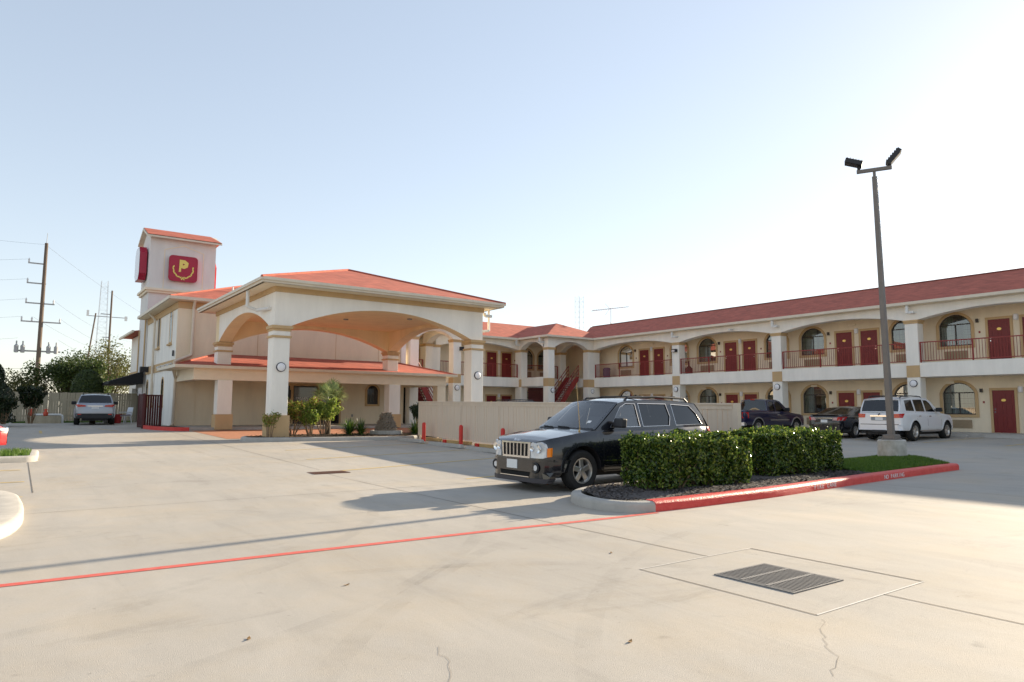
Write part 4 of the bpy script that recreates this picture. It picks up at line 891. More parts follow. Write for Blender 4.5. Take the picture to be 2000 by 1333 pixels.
    for xw in S['wx']:
        for s in (1, -1):
            if proto is None:
                wh = empty('wheel', parent=rt); h = tw/2
                MB().lathe([(rw_*.60, -h*.75), (rw_*.72, -h), (rw_*.93, -h), (rw_*.985, -h*.8), (rw_, -h*.45), (rw_, h*.45), (rw_*.985, h*.8), (rw_*.93, h), (rw_*.72, h), (rw_*.60, h*.75)], axis='y', n=36).build('tyre', K['tyre'], wh, smooth=True, ang=50)
                ri = rw_*.615; ns = S.get('spokes', 5)
                MB().lathe([(ri*.86, h*.45), (ri*.93, h*.86), (ri*1.02, h*.93), (ri*1.03, h*.75), (ri*1.0, -h*.6), (ri*.9, -h*.6), (ri*.86, h*.45)], axis='y', n=36).build('rim', K['alloy'], wh, smooth=True)
                MB().lathe([(0, -h*.1), (ri*.9, -h*.1)], axis='y', n=24).build('brake', K['plastic'], wh)
                MB().lathe([(0, h*.80), (ri*.20, h*.78), (ri*.26, h*.66), (ri*.30, h*.2)], axis='y', n=20).build('hub', K['alloy'], wh, smooth=True)
                for q in range(ns):
                    a = 2*math.pi*q/ns+.3; m = MB(); w0, w1 = ri*.2*5/ns, ri*.15*5/ns
                    pts = [(ri*.2, -w0, h*.72), (ri*.2, w0, h*.72), (ri*.95, w1*1.35, h*.62), (ri*.95, -w1*1.35, h*.62), (ri*.2, -w0, h*.3), (ri*.2, w0, h*.3), (ri*.95, w1*1.35, h*.3), (ri*.95, -w1*1.35, h*.3)]
                    vv = [(r_*math.cos(a)-t_*math.sin(a), y_, r_*math.sin(a)+t_*math.cos(a)) for r_, t_, y_ in pts]
                    m.add(vv, [(0, 1, 2, 3), (7, 6, 5, 4), (0, 3, 7, 4), (1, 5, 6, 2), (3, 2, 6, 7)]); m.build('spoke', K['alloy'], wh, bevel=.008)
                m = MB()
                for q in range(5): a = 2*math.pi*q/5; m.cyl((ri*.34*math.cos(a), h*.55, ri*.34*math.sin(a)), (ri*.34*math.cos(a), h*.76, ri*.34*math.sin(a)), .012, n=6)
                o = m.build('lug_nuts', K['steel'], wh); o['kind'] = 'stuff'
                proto = wh; o = wh
            else: o = copy_tree(proto, rt)
            o.location = (hl(xw), s*(half(xw)-tw/2-.015), rw_); o.rotation_euler = (0, 0, 0 if s > 0 else math.pi)
    # mapping helpers for surface details
    inv = sorted([(b, a) for a, b in S['plan'] if a < L*.4]); inr = sorted([(b, a) for a, b in S['plan'] if a > L*.6])
    xf = lambda y: interp(abs(y), inv) if abs(y) > inv[0][0] else 0
    xr = lambda y: interp(abs(y), inr) if abs(y) > inr[0][0] else L
    def shell(nm, pts, fn, d0, d1, k, parent=rt, step=.06, bev=0):
        m = MB(); m.patch(pts, lambda a, b: fn(a, b, d1), step=step); dense = []
        for i in range(len(pts)):
            a, b = pts[i], pts[(i+1) % len(pts)]; mm_ = max(1, int(math.dist(a, b)/step)); dense += [(a[0]+(b[0]-a[0])*q/mm_, a[1]+(b[1]-a[1])*q/mm_) for q in range(mm_)]
        nn_ = len(dense); m.add([fn(a, b, d1) for a, b in dense]+[fn(a, b, d0) for a, b in dense], [(i, (i+1) % nn_, nn_+(i+1) % nn_, nn_+i) for i in range(nn_)])
        return m.build(nm, K[k], parent)
    fr = lambda y, z, d: (hl(xf(y))+d, y, z)
    re = lambda y, z, d: (hl(xr(y))-d, y, z)
    sd = lambda s: (lambda x, z, d: (hl(x), s*(sidey(x, z)+d), z))
    for nm, y0, y1, z0, z1, d0, d1, k in S.get('front', []): shell(nm, [(y0, z0), (y1, z0), (y1, z1), (y0, z1)], fr, d0, d1, k)
    for nm, pts, d0, d1, k in S.get('frontp', []):
        for s in (1, -1): shell(nm, [(s*a, b) for a, b in pts], fr, d0, d1, k)
    for nm, y0, y1, z0, z1, d0, d1, k in S.get('rearb', []): shell(nm, [(y0, z0), (y1, z0), (y1, z1), (y0, z1)], re, d0, d1, k)
    for nm, pts, d0, d1, k in S.get('rearp', []):
        for s in (1, -1): shell(nm, [(s*a, b) for a, b in pts], re, d0, d1, k)
    for nm, pts, d0, d1, k in S.get('side', []):
        for s in (1, -1): shell(nm, pts, sd(s), d0, d1, k, step=.15)
    for x0, z0, x1, z1 in S.get('seams', []):
        dx, dz = x1-x0, z1-z0; l = math.hypot(dx, dz); nx, nz = -dz/l*.005, dx/l*.005
        for s in (1, -1): shell('door_seam', [(x0+nx, z0+nz), (x1+nx, z1+nz), (x1-nx, z1-nz), (x0-nx, z0-nz)], sd(s), 0, .002, 'black', step=.12)
    for x, z in S.get('handles', []):
        for s in (1, -1):
            y = sidey(x, z); m = MB(); m.box(hl(x)-.10, hl(x)+.10, s*y-.005 if s > 0 else s*y-.04, s*y+.04 if s > 0 else s*y+.005, z-.018, z+.018); m.build('door_handle', K[S.get('handlemat', 'plastic')], rt, bevel=.008)
    # arch lips
    for xw in S['wx']:
        for s in (1, -1):
            m = MB(); n_ = 16; v = []
            for q in range(n_+1):
                a = math.pi*q/n_
                for ra, off in ((S['ra'], .012), (S['ra']+.06, .012), (S['ra']+.065, -.01)):
                    x = xw+ra*math.cos(a); z = S['rw']+ra*math.sin(a); z = max(z, interp(x, S['bot'])); v.append((hl(x), s*(sidey(x, z)+off), z))
            m.add(v, [(3*q+j, 3*q+3+j, 3*q+4+j, 3*q+1+j) for q in range(n_) for j in range(2)]); m.build('wheel_arch', K[S.get('lip', S['paint'])], rt, smooth=True)
            m = MB(); v = []
            for q in range(n_+1):
                a = math.pi*q/n_; x = xw+S['ra']*math.cos(a); z = S['rw']+S['ra']*math.sin(a); yo = sidey(x, z)
                v += [(hl(x), s*yo, z), (hl(x), s*(yo-.3), z)]
            m.add(v, [(2*q, 2*q+2, 2*q+3, 2*q+1) for q in range(n_)]); m.build('wheel_well', K['plastic'], rt)
    # mirrors
    mx, mz = S['mirror']
    for s in (1, -1):
        y = ghy(mx, mz); m = MB(); m.box(hl(mx)-.04, hl(mx)+.06, s*y if s > 0 else s*y-.12, s*y+.12 if s > 0 else s*y, mz-.03, mz+.03); m.build('mirror_arm', K['plastic'], rt)
        ya, yb = sorted((s*(y+.06), s*(y+.30))); m = MB(); m.extr([(hl(mx)+.10, ya, mz-.07), (hl(mx)-.06, ya, mz-.08), (hl(mx)-.08, ya, mz+.10), (hl(mx)+.06, ya, mz+.11)], (0, yb-ya, 0)); m.build('mirror', K[S.get('mirrormat', S['paint'])], rt, bevel=.03)
    if 'rails' in S:
        x0, x1, yy, z = S['rails']
        for s in (1, -1):
            m = MB(); m.tube([(hl(x0), s*yy, z-.05), (hl(x0)-.12, s*yy, z+.03), (hl((x0+x1)/2), s*yy, z+.055), (hl(x1)+.12, s*yy, z+.03), (hl(x1), s*yy, z-.05)], .022, 8); m.build('roof_rail', K['plastic'], rt, smooth=True)
        for q in S.get('xbars', []): MB().box(hl(q)-.035, hl(q)+.035, -yy, yy, z+.05, z+.075).build('roof_crossbar', K['plastic'], rt, bevel=.01)
    if S.get('extra'): S['extra'](rt, hl, fr, re, sd, shell, top, half, wpt)
    return rt

# --- black four-wheel drive in the foreground
def jeep_extra(rt, hl, fr, re, sd, shell, top, half, wpt):
    ring = [(-.42, .60), (.42, .60), (.45, .89), (-.45, .89)]
    g = empty('grille', parent=rt)
    shell('grille_surround', ring, fr, -.02, .012, 'chrome', g)
    for i in range(7):
        y = -.336+i*.112; w0 = .039
        shell('grille_slot', [(y-w0, .635), (y+w0, .635), (y*1.03+w0, .862), (y*1.03-w0, .862)], fr, .012, .016, 'black', g)
        o = [(y-w0-.009, .626), (y+w0+.009, .626), (y*1.03+w0+.009, .871), (y*1.03-w0-.009, .871)]; i_ = [(y-w0, .635), (y+w0, .635), (y*1.03+w0, .862), (y*1.03-w0, .862)]
        MB().band(o, i_, lambda a, b, d: fr(a, b, .012+d), .012).build('slot_bezel', K['chrome'], g)
    hlp = [(.465, .61), (.74, .61), (.79, .63), (.79, .79), (.77, .86), (.70, .90), (.635, .89), (.60, .865), (.57, .885), (.52, .89), (.47, .87)]
    for s in (1, -1):
        h = empty('headlight', parent=rt)
        shell('lens', [(s*a, b) for a, b in hlp], fr, -.02, .025, 'lens', h)
        for cy, cz, r_ in ((.66, .775, .075), (.515, .775, .05)):
            m = MB(); m.lathe([(r_*.35, .0), (r_*.8, .004), (r_, .012), (r_*1.05, .0)], axis='x', n=20); m.v = [(a+fr(s*cy, cz, .027)[0], b+s*cy, c+cz) for a, b, c in m.v]; m.build('reflector', K['chrome'], h, smooth=True)
        shell('indicator', [(s*.797, .635), (s*.838, .64), (s*.842, .80), (s*.80, .79)], fr, -.02, .02, 'amber', h)
        m = MB().lathe([(0, .004), (.03, .006), (.05, .004), (.052, .0)], axis='x', n=20); m.v = [(a+fr(s*.62, .44, .055)[0], b+s*.62, c+.44) for a, b, c in m.v]; m.build('fog_lamp', K['lens'], rt, smooth=True)
        m = MB().lathe([(.052, .0), (.07, .004), (.085, .018), (.10, .0)], axis='x', n=20); m.v = [(a+fr(s*.62, .44, .05)[0], b+s*.62, c+.44) for a, b, c in m.v]; m.build('fog_bezel', K['plastic'], rt, smooth=True)
    shell('bumper', [(-.90, .36), (.90, .36), (.91, .575), (-.91, .575)], fr, -.05, .05, 'p_jeep'); shell('bumper_step', [(-.86, .548), (.86, .548), (.86, .59), (-.86, .59)], fr, -.03, .035, 'chrome' if False else 'p_jeep')
    shell('air_intake', [(-.42, .27), (.42, .27), (.46, .345), (-.46, .345)], fr, .02, .04, 'black'); shell('intake_trim', [(-.44, .262), (.44, .262), (.44, .275), (-.44, .275)], fr, .02, .052, 'chrome')
    shell('lower_fascia', [(-.82, .20), (.82, .20), (.86, .36), (.47, .36), (.43, .25), (-.43, .25), (-.47, .36), (-.86, .36)], fr, -.1, .035, 'p_jeep'); shell('air_dam', [(-.80, .17), (.80, .17), (.84, .25), (-.84, .25)], fr, -.1, .045, 'greyplastic')
    shell('number_plate', [(-.22, .40), (.10, .40), (.10, .56), (-.22, .56)], fr, .045, .062, 'plate')
    text_mesh('Jeep', .085, K['chrome'], 'hood_emblem', rt, frame((hl(.035)+.012, 0, .925), (0, 1, 0), (-.6, 0, 1)), .003, sx=1.3)
    for s in (1, -1):
        shell('body_moulding', [(1.35, .475), (3.15, .475), (3.15, .53), (1.35, .53)], sd(s), 0, .022, 'p_jeep', step=.2); shell('chrome_strip', [(1.35, .53), (3.15, .53), (3.15, .548), (1.35, .548)], sd(s), 0, .024, 'chrome', step=.2); shell('chrome_strip', [(1.35, .44), (3.15, .44), (3.15, .455), (1.35, .455)], sd(s), 0, .02, 'chrome', step=.2)
        shell('tail_light', [(4.50, .82), (4.70, .82), (4.68, 1.13), (4.54, 1.13)], sd(s), -.01, .02, 'tail', step=.05); 
    m = MB(); m.cyl((hl(.95), .68, 1.07), (hl(.98), .68, 1.12), .02, .014, 8); m.cyl((hl(.98), .68, 1.12), (hl(.90), .68, 1.98), .009, .005, 6); m.build('antenna', K['timber'], rt)
    for s in (.25, -.35):
        a = wpt(s, .05, .02); b = wpt(s-.42, .075, .025); MB().tube([a, b], .012, 5).build('wiper', K['plastic'], rt)
    p = wpt(.0, .80, -.10); MB().cbox((p[0], 0, p[2]), (.03, .24, .07)).build('inside_mirror', K['plastic'], rt)
    p = [wpt(a, b, .003) for a, b in ((.62, .22), (.72, .22), (.72, .30), (.62, .30))]; MB().add(p, [(0, 1, 2, 3)]).build('sticker', K['white'], rt)
    m = MB(); m.lathe([(.145, -.012), (.16, 0), (.145, .012)], axis='x', n=20); m.v = [(a+hl(1.78), b-.36 if True else b, c+.98) for a, b, c in m.v]; m.build('steering_wheel', K['plastic'], rt)
JEEP = dict(L=4.74, paint='p_jeep', wx=(.85, 3.63), rw=.372, ra=.455, tw=.245, spokes=5,
 top=[(0, .89), (.06, .925), (.2, .965), (.7, 1.04), (1.22, 1.10), (2.5, 1.115), (4.3, 1.145), (4.62, 1.12), (4.74, 1.0)], bot=[(0, .30), (.3, .26), (1.3, .33), (3.2, .33), (4.4, .36), (4.74, .42)],
 plan=[(0, .56), (.035, .68), (.09, .78), (.17, .845), (.32, .885), (.6, .915), (.95, .93), (3.7, .93), (4.3, .90), (4.6, .855), (4.74, .79)], cabin=(1.24, 4.56),
 sec=[.955, .98, 1, 1.0, .998, .992, .975, .95, .915],
 gh=[(1.22, 1.10), (4.55, 1.13), (4.42, 1.40), (4.25, 1.63), (3.6, 1.675), (2.7, 1.69), (2.2, 1.67), (1.98, 1.62), (1.6, 1.36)],
 win=[[(1.62, 1.16), (2.42, 1.165), (2.42, 1.60), (2.16, 1.605), (1.98, 1.53)], [(2.52, 1.165), (3.28, 1.175), (3.36, 1.35), (3.33, 1.605), (2.52, 1.61)], [(3.50, 1.18), (4.36, 1.195), (4.22, 1.42), (4.06, 1.575), (3.50, 1.60)]],
 glass=['carglass', 'darkglass', 'darkglass'], wsglass='carglass', roofhalf=.665, roof=[(1.95, 1.612), (2.2, 1.668), (2.7, 1.69), (3.4, 1.685), (4.0, 1.655), (4.28, 1.625)], ws=(1.20, 1.115, 1.97, 1.63), rwin=(4.62, 1.14, 4.28, 1.63), seats=(2.25, 3.1), mirror=(1.72, 1.22), mirrormat='plastic', wintrim='steel',
 seams=[(1.36, .42, 1.36, 1.06), (2.47, .38, 2.47, 1.10), (3.42, .72, 3.38, 1.12), (1.36, .36, 3.1, .36), (3.1, .36, 3.4, .75)], handles=[(2.28, .99), (3.22, 1.0)], rails=(2.2, 4.15, .60, 1.70), xbars=(2.75, 3.75), extra=jeep_extra)
make_car(JEEP, 'four_wheel_drive', (10.12, 10.47, 0), math.pi, 'black four-wheel drive with chrome slotted grille parked behind the clipped hedge', 'car')

# --- white full-size SUV
def suv_extra(rt, hl, fr, re, sd, shell, top, half, wpt):
    for s in (1, -1): m = MB(); m.tube([(hl(1.7), s*.95, .42), (hl(3.5), s*.95, .42)], .05, 8); m.build('running_board', K['steel'], rt, smooth=True)
    m = MB(); m.tube([(hl(5.2)-.02, .02, 1.08), (hl(5.2)-.04, -.05, 1.16)], .02, 6); m.build('rear_wiper', K['plastic'], rt)
SUV = dict(L=5.2, paint='p_white', wx=(1.0, 4.1), rw=.40, ra=.48, tw=.27, spokes=6,
 top=[(0, .95), (.1, 1.02), (.4, 1.09), (1.3, 1.17), (1.5, 1.18), (4.7, 1.22), (5.1, 1.22), (5.2, 1.12)], bot=[(0, .42), (1.5, .42), (3.6, .42), (5.2, .45)],
 plan=[(0, .74), (.12, .88), (.4, .96), (1, 1.0), (4.4, 1.0), (4.9, .97), (5.1, .93), (5.2, .88)], cabin=(1.5, 5.05),
 gh=[(1.45, 1.175), (5.12, 1.22), (5.02, 1.5), (4.88, 1.76), (4.0, 1.845), (3.0, 1.86), (2.5, 1.83), (2.2, 1.72), (1.8, 1.42)],
 win=[[(1.98, 1.24), (2.86, 1.25), (2.86, 1.75), (2.52, 1.74), (2.3, 1.62)], [(2.98, 1.25), (3.82, 1.26), (3.82, 1.76), (2.98, 1.77)], [(3.96, 1.27), (4.68, 1.28), (4.6, 1.72), (3.96, 1.755)]],
 glass=['darkglass'], wsglass='darkglass', roofhalf=.74, roof=[(2.3, 1.76), (2.6, 1.835), (3.2, 1.86), (4.2, 1.84), (4.9, 1.77), (5.0, 1.74)], ws=(1.45, 1.18, 2.35, 1.76), rwin=(5.13, 1.22, 4.93, 1.74), seats=(2.7, 3.7), mirror=(1.95, 1.32), mirrormat='plastic',
 seams=[(1.6, .5, 1.6, 1.15), (2.92, .5, 2.92, 1.2), (3.88, .8, 3.88, 1.22)], handles=[(2.72, 1.05), (3.68, 1.06)], handlemat='chrome', rails=(2.7, 4.7, .66, 1.87), xbars=(3.1, 4.4),
 rearp=[('tail_light', [(.60, .98), (.93, .98), (.955, 1.16), (.58, 1.14)], -.02, .03, 'tail'), ('reflector', [(.70, .58), (.80, .58), (.80, .63), (.70, .63)], 0, .045, 'tail')],
 rearb=[('rear_bumper', -.93, .93, .45, .68, -.1, .05, 'p_white'), ('bumper_gap', -.80, .80, .685, .705, 0, .02, 'black'), ('plate_recess', -.34, .34, .86, 1.02, 0, .012, 'galv'), ('number_plate', -.16, .16, .875, 1.0, .012, .02, 'plate'), ('tow_bar', -.28, .28, .36, .46, -.1, .06, 'plastic'), ('badge_bar', -.36, .36, 1.03, 1.07, 0, .03, 'chrome')], extra=suv_extra)
make_car(SUV, 'large_suv', (32.9, 14.75, gz(32, 14.75)), 0, 'white full-size SUV parked nose-in behind the lamp post', 'car')

# --- black saloon
SEDAN = dict(L=4.86, paint='p_black', wx=(.96, 3.74), rw=.335, ra=.395, tw=.22, spokes=7,
 top=[(0, .66), (.15, .74), (.6, .84), (1.35, .95), (3.2, .98), (4.1, 1.04), (4.65, 1.055), (4.8, 1.03), (4.86, .9)], bot=[(0, .24), (1.4, .2), (3.4, .2), (4.86, .3)],
 plan=[(0, .62), (.15, .76), (.45, .86), (.9, .91), (3.8, .915), (4.4, .88), (4.7, .82), (4.86, .74)], cabin=(1.4, 4.15),
 gh=[(1.35, .95), (4.2, 1.045), (3.95, 1.15), (3.5, 1.34), (3.0, 1.425), (2.5, 1.44), (2.15, 1.39), (1.75, 1.18)],
 win=[[(1.85, 1.02), (2.62, 1.035), (2.62, 1.375), (2.3, 1.37), (2.1, 1.28)], [(2.70, 1.035), (3.45, 1.06), (3.60, 1.16), (3.3, 1.30), (2.70, 1.375)]],
 glass=['darkglass'], wsglass='darkglass', roofhalf=.60, roof=[(2.15, 1.385), (2.5, 1.435), (3.0, 1.425), (3.42, 1.36)], ws=(1.3, .955, 2.15, 1.39), rwin=(4.2, 1.06, 3.42, 1.36), seats=(2.3, 3.1), mirror=(1.9, 1.06),
 seams=[(1.5, .3, 1.5, .92), (2.66, .3, 2.66, .98), (3.55, .75, 3.5, 1.0)], handles=[(2.5, .86), (3.38, .88)], handlemat='chrome',
 rearp=[('tail_light', [(.40, .80), (.80, .79), (.86, .95), (.46, .93)], -.02, .02, 'tailw'), ('tail_light', [(.62, .80), (.85, .80), (.875, .97), (.66, .955)], -.02, .03, 'tail')],
 rearb=[('chrome_strip', -.46, .46, .88, .92, -.01, .02, 'chrome'), ('number_plate', -.16, .16, .70, .83, 0, .018, 'plate'), ('rear_bumper', -.80, .80, .32, .62, -.1, .035, 'p_black'), ('spoiler', -.66, .66, 1.045, 1.07, -.05, .03, 'p_black')],
 frontp=[('headlight', [(.40, .60), (.74, .62), (.82, .73), (.45, .68)], -.03, .02, 'lens')], front=[('grille', -.36, .36, .46, .66, -.03, .015, 'plastic'), ('air_intake', -.5, .5, .28, .38, -.03, .012, 'black')])
make_car(SEDAN, 'saloon_car', (33.3, 17.55, gz(33, 17.55)), 0, 'black saloon car parked between the pickup and the white SUV', 'car')
RED = dict(SEDAN); RED['paint'] = 'p_red'; RED['rearb'] = [tuple('p_red' if q == 'p_black' else q for q in t) for t in SEDAN['rearb']]
make_car(RED, 'saloon_car', (-2.38, 24.35, gz(-1, 24.3)), 0, 'red car, only its bumper corner showing at the left edge', 'car')

# --- dark blue pickup
def pick_extra(rt, hl, fr, re, sd, shell, top, half, wpt):
    B('bed_floor', K['plastic'], rt, (hl(5.5), hl(3.5), -.8, .8, .75, .8)); B('tailgate_badge', K['chrome'], rt, (hl(5.6)-.02, hl(5.6)-.005, .5, .7, .86, .9))
    B('high_brake_light', K['tail'], rt, (hl(3.48)-.04, hl(3.48)-.01, -.12, .12, 1.80, 1.85))
PICK = dict(L=5.6, paint='p_blue', wx=(.98, 4.45), rw=.39, ra=.47, tw=.26, spokes=5,
 top=[(0, .92), (.1, .99), (.5, 1.06), (1.4, 1.14), (1.55, 1.15), (3.45, 1.19), (3.55, 1.24), (5.55, 1.25), (5.6, 1.22)], bot=[(0, .45), (1.5, .45), (3.9, .47), (5.6, .52)],
 plan=[(0, .76), (.12, .90), (.4, .96), (1, .99), (5.2, .99), (5.5, .975), (5.6, .94)], cabin=(1.5, 3.45),
 gh=[(1.45, 1.145), (3.50, 1.20), (3.44, 1.55), (3.36, 1.80), (3.0, 1.835), (2.5, 1.83), (2.2, 1.75), (1.8, 1.42)],
 win=[[(1.95, 1.21), (2.72, 1.23), (2.72, 1.74), (2.45, 1.735), (2.25, 1.62)], [(2.84, 1.235), (3.32, 1.245), (3.27, 1.70), (2.84, 1.74)]],
 glass=['darkglass'], wsglass='darkglass', roofhalf=.72, roof=[(2.25, 1.765), (2.6, 1.825), (3.0, 1.84), (3.40, 1.80)], ws=(1.45, 1.15, 2.28, 1.765), rwin=(3.52, 1.25, 3.42, 1.80), seats=(2.55,), mirror=(1.95, 1.30), mirrormat='plastic', lip='steel',
 seams=[(1.6, .5, 1.6, 1.12), (2.78, .5, 2.78, 1.18), (3.5, .5, 3.5, 1.22)], handles=[(2.62, 1.02)], handlemat='chrome', side=[('body_moulding', [(1.7, .74), (3.4, .74), (3.4, .78), (1.7, .78)], 0, .012, 'steel')],
 rearp=[('tail_light', [(.82, .86), (.985, .86), (.985, 1.16), (.82, 1.16)], -.03, .03, 'tail')], rearb=[('rear_bumper', -.96, .96, .48, .66, -.1, .10, 'steel'), ('number_plate', -.16, .16, .70, .83, 0, .015, 'plate')], extra=pick_extra)
pk = make_car(PICK, 'pickup_truck', (33.0, 22.35, gz(32, 22.3)), 0, 'dark blue pickup truck parked beyond the end of the beige fence', 'car')

# --- silver crossover far left, and a dark one behind the fence
CROSS = dict(L=4.85, paint='p_silver', wx=(.95, 3.77), rw=.37, ra=.44, tw=.24, spokes=7,
 top=[(0, .80), (.15, .90), (.5, .98), (1.3, 1.08), (3.6, 1.13), (4.6, 1.17), (4.8, 1.14), (4.85, 1.0)], bot=[(0, .35), (1.4, .32), (3.4, .32), (4.85, .38)],
 plan=[(0, .68), (.15, .82), (.45, .92), (.9, .96), (3.9, .97), (4.4, .945), (4.7, .90), (4.85, .82)], cabin=(1.35, 4.6),
 gh=[(1.3, 1.08), (4.62, 1.165), (4.45, 1.40), (4.25, 1.58), (3.5, 1.655), (2.7, 1.665), (2.2, 1.60), (1.75, 1.32)],
 win=[[(1.8, 1.14), (2.62, 1.155), (2.62, 1.585), (2.35, 1.58), (2.1, 1.46)], [(2.72, 1.16), (3.5, 1.18), (3.55, 1.56), (2.72, 1.59)], [(3.65, 1.19), (4.28, 1.23), (4.1, 1.5), (3.65, 1.55)]],
 glass=['darkglass'], wsglass='darkglass', roofhalf=.66, roof=[(2.15, 1.60), (2.5, 1.655), (3.2, 1.665), (4.0, 1.625), (4.3, 1.585)], ws=(1.3, 1.085, 2.15, 1.605), rwin=(4.68, 1.165, 4.32, 1.585), seats=(2.4, 3.3), mirror=(1.85, 1.18), mirrormat='plastic',
 seams=[(1.45, .4, 1.45, 1.05), (2.67, .4, 2.67, 1.12)], handles=[(2.5, 1.0), (3.42, 1.02)], rails=(2.4, 4.3, .58, 1.68),
 rearp=[('tail_light', [(.42, .99), (.80, .96), (.90, 1.08), (.86, 1.11), (.45, 1.06)], -.03, .03, 'tail'), ('reflector', [(.62, .55), (.78, .55), (.78, .60), (.62, .60)], 0, .05, 'tail')],
 rearb=[('rear_bumper', -.88, .88, .36, .62, -.1, .045, 'plastic'), ('number_plate', -.17, .17, .86, .98, 0, .018, 'plate'), ('chrome_strip', -.36, .36, 1.0, 1.03, -.01, .02, 'chrome')])
make_car(CROSS, 'crossover_car', (4.02, 45.5, .5), R(90-4.7), 'silver crossover parked facing the board fence at far left', 'car')
DK = dict(CROSS); DK['paint'] = 'p_black'
make_car(DK, 'crossover_car', (24.2, 31.6, .26), 0, 'dark car with just its roof showing above the beige fence', 'car')
# ------------------------------------------------------------------ fence, bollards, wheel stops
fe = empty('panel_fence', (13.9, 0, 0), 0, 'beige board fence with top cap running behind the black four-wheel drive', 'fence')
FY0, FY1 = 10.15, 25.6
ftop = lambda y: 1.655+(y-FY0)/(FY1-FY0)*.125
fbot = lambda y: gz(13.9, y)+.17
n = 104; bw = (FY1-FY0)/n; rnd = random.Random(3); bm_ = {}
for i in range(n):
    y = FY0+bw*(i+.5); k = i % 4
    if k not in bm_:
        o = MB().box(-.012-.003*k, .012, -bw/2+.004, bw/2-.004, 0, 1).build('board', K['fence'], fe); bm_[k] = o.data
    else: o = bpy.data.objects.new('board', bm_[k]); link(o, fe)
    zb = fbot(y)+.0; o.location = (rnd.uniform(-.004, .004), y, zb); o.scale.z = ftop(y)-.05-zb
ys = [FY0, 12.6, 15.05, 17.3, 19.75, 22.3, 24.2, FY1]
for y in ys: 
    B('post', K['fencecap'], fe, (.02, .11, y-.05, y+.05, gz(13.9, y)-.05, ftop(y)-.06)); B('cover_batten', K['fence'], fe, (-.027, -.0165, y-.022, y+.022, fbot(y), ftop(y)-.05))
for a, b in zip(ys[:-1], ys[1:]):
    m = MB(); m.add([(-.07, a, ftop(a)-.04), (.12, a, ftop(a)-.04), (.12, b, ftop(b)-.04), (-.07, b, ftop(b)-.04), (-.07, a, ftop(a)), (.12, a, ftop(a)), (.12, b, ftop(b)), (-.07, b, ftop(b))], [(0, 1, 2, 3), (4, 5, 6, 7), (0, 1, 5, 4), (1, 2, 6, 5), (2, 3, 7, 6), (3, 0, 4, 7)]); m.build('cap', K['fencecap'], fe)
    m = MB(); m.add([(-.035, a, ftop(a)-.15), (-.016, a, ftop(a)-.15), (-.016, b, ftop(b)-.15), (-.035, b, ftop(b)-.15), (-.035, a, ftop(a)-.041), (-.016, a, ftop(a)-.041), (-.016, b, ftop(b)-.041), (-.035, b, ftop(b)-.041)], [(0, 1, 2, 3), (4, 5, 6, 7), (0, 1, 5, 4), (1, 2, 6, 5), (2, 3, 7, 6), (3, 0, 4, 7)]); m.build('top_board', K['fence'], fe)
B('end_post', K['fencecap'], fe, (-.05, .10, FY0-.14, FY0-.02, 0, ftop(FY0)))
for i, (y0, y1) in enumerate(((16.0, 18.3), (18.6, 21.3), (21.6, 23.6), (23.8, 25.3))):
    r = empty('timber_sleeper', (14.0, (y0+y1)/2, gz(14, (y0+y1)/2)), 0, ['nearest', 'second', 'third', 'farthest'][i]+' low yellow timber with red end block under the beige fence', 'timber', 'timbers under the fence')
    l = (y1-y0)/2; B('beam', K['timber'], r, (-.16, -.04, -l, l, .0, .12), bevel=.01); B('end_block', K['bollard'], r, (-.22, -.161, l-.35, l-.15, .0, .13))
for i, (x, y) in enumerate(((13.5, 24.45), (13.62, 21.85), (13.6, 19.15))):
    z = gz(x, y); o = MB().lathe([(.075, -.05), (.075, .66), (.07, .70), (.05, .735), (0, .75)], n=18).build('bollard', K['bollard'], smooth=True); o.location = (x, y, z)
    tag(o, ['red steel bollard at the far left end of the beige fence', 'red steel bollard in front of the middle of the beige fence', 'red steel bollard just beyond the black car bonnet'][i], 'bollard', 'red bollards along the fence')
def wheel_stop(x, y, l, ang, label, group='concrete wheel stops'):
    o = MB().extr([(-.09, -l/2, 0), (-.05, -l/2+.04, .12), (.05, -l/2+.04, .12), (.09, -l/2, 0)], (0, l, 0))
    o = o.build('wheel_stop', K['kerb'], bevel=.012); o.location = (x, y, gz(x, y)); o.rotation_euler.z = ang; tag(o, label, 'wheel stop', group)
wheel_stop(12.85, 24.45, 2.35, -.03, 'concrete wheel stop nearest the stone fountain'); wheel_stop(12.8, 21.55, 2.5, -.06, 'concrete wheel stop between the two left red bollards'); wheel_stop(12.72, 18.95, 2.4, -.1, 'concrete wheel stop beside the black car front'); wheel_stop(12.7, 15.9, 2.3, -.05, 'concrete wheel stop mostly hidden behind the black car')
wheel_stop(36.1, 11.75, 2.2, 0, 'concrete wheel stop below the ground-floor door at right'); wheel_stop(36.1, 14.6, 2.1, 0, 'concrete wheel stop in front of the white SUV')
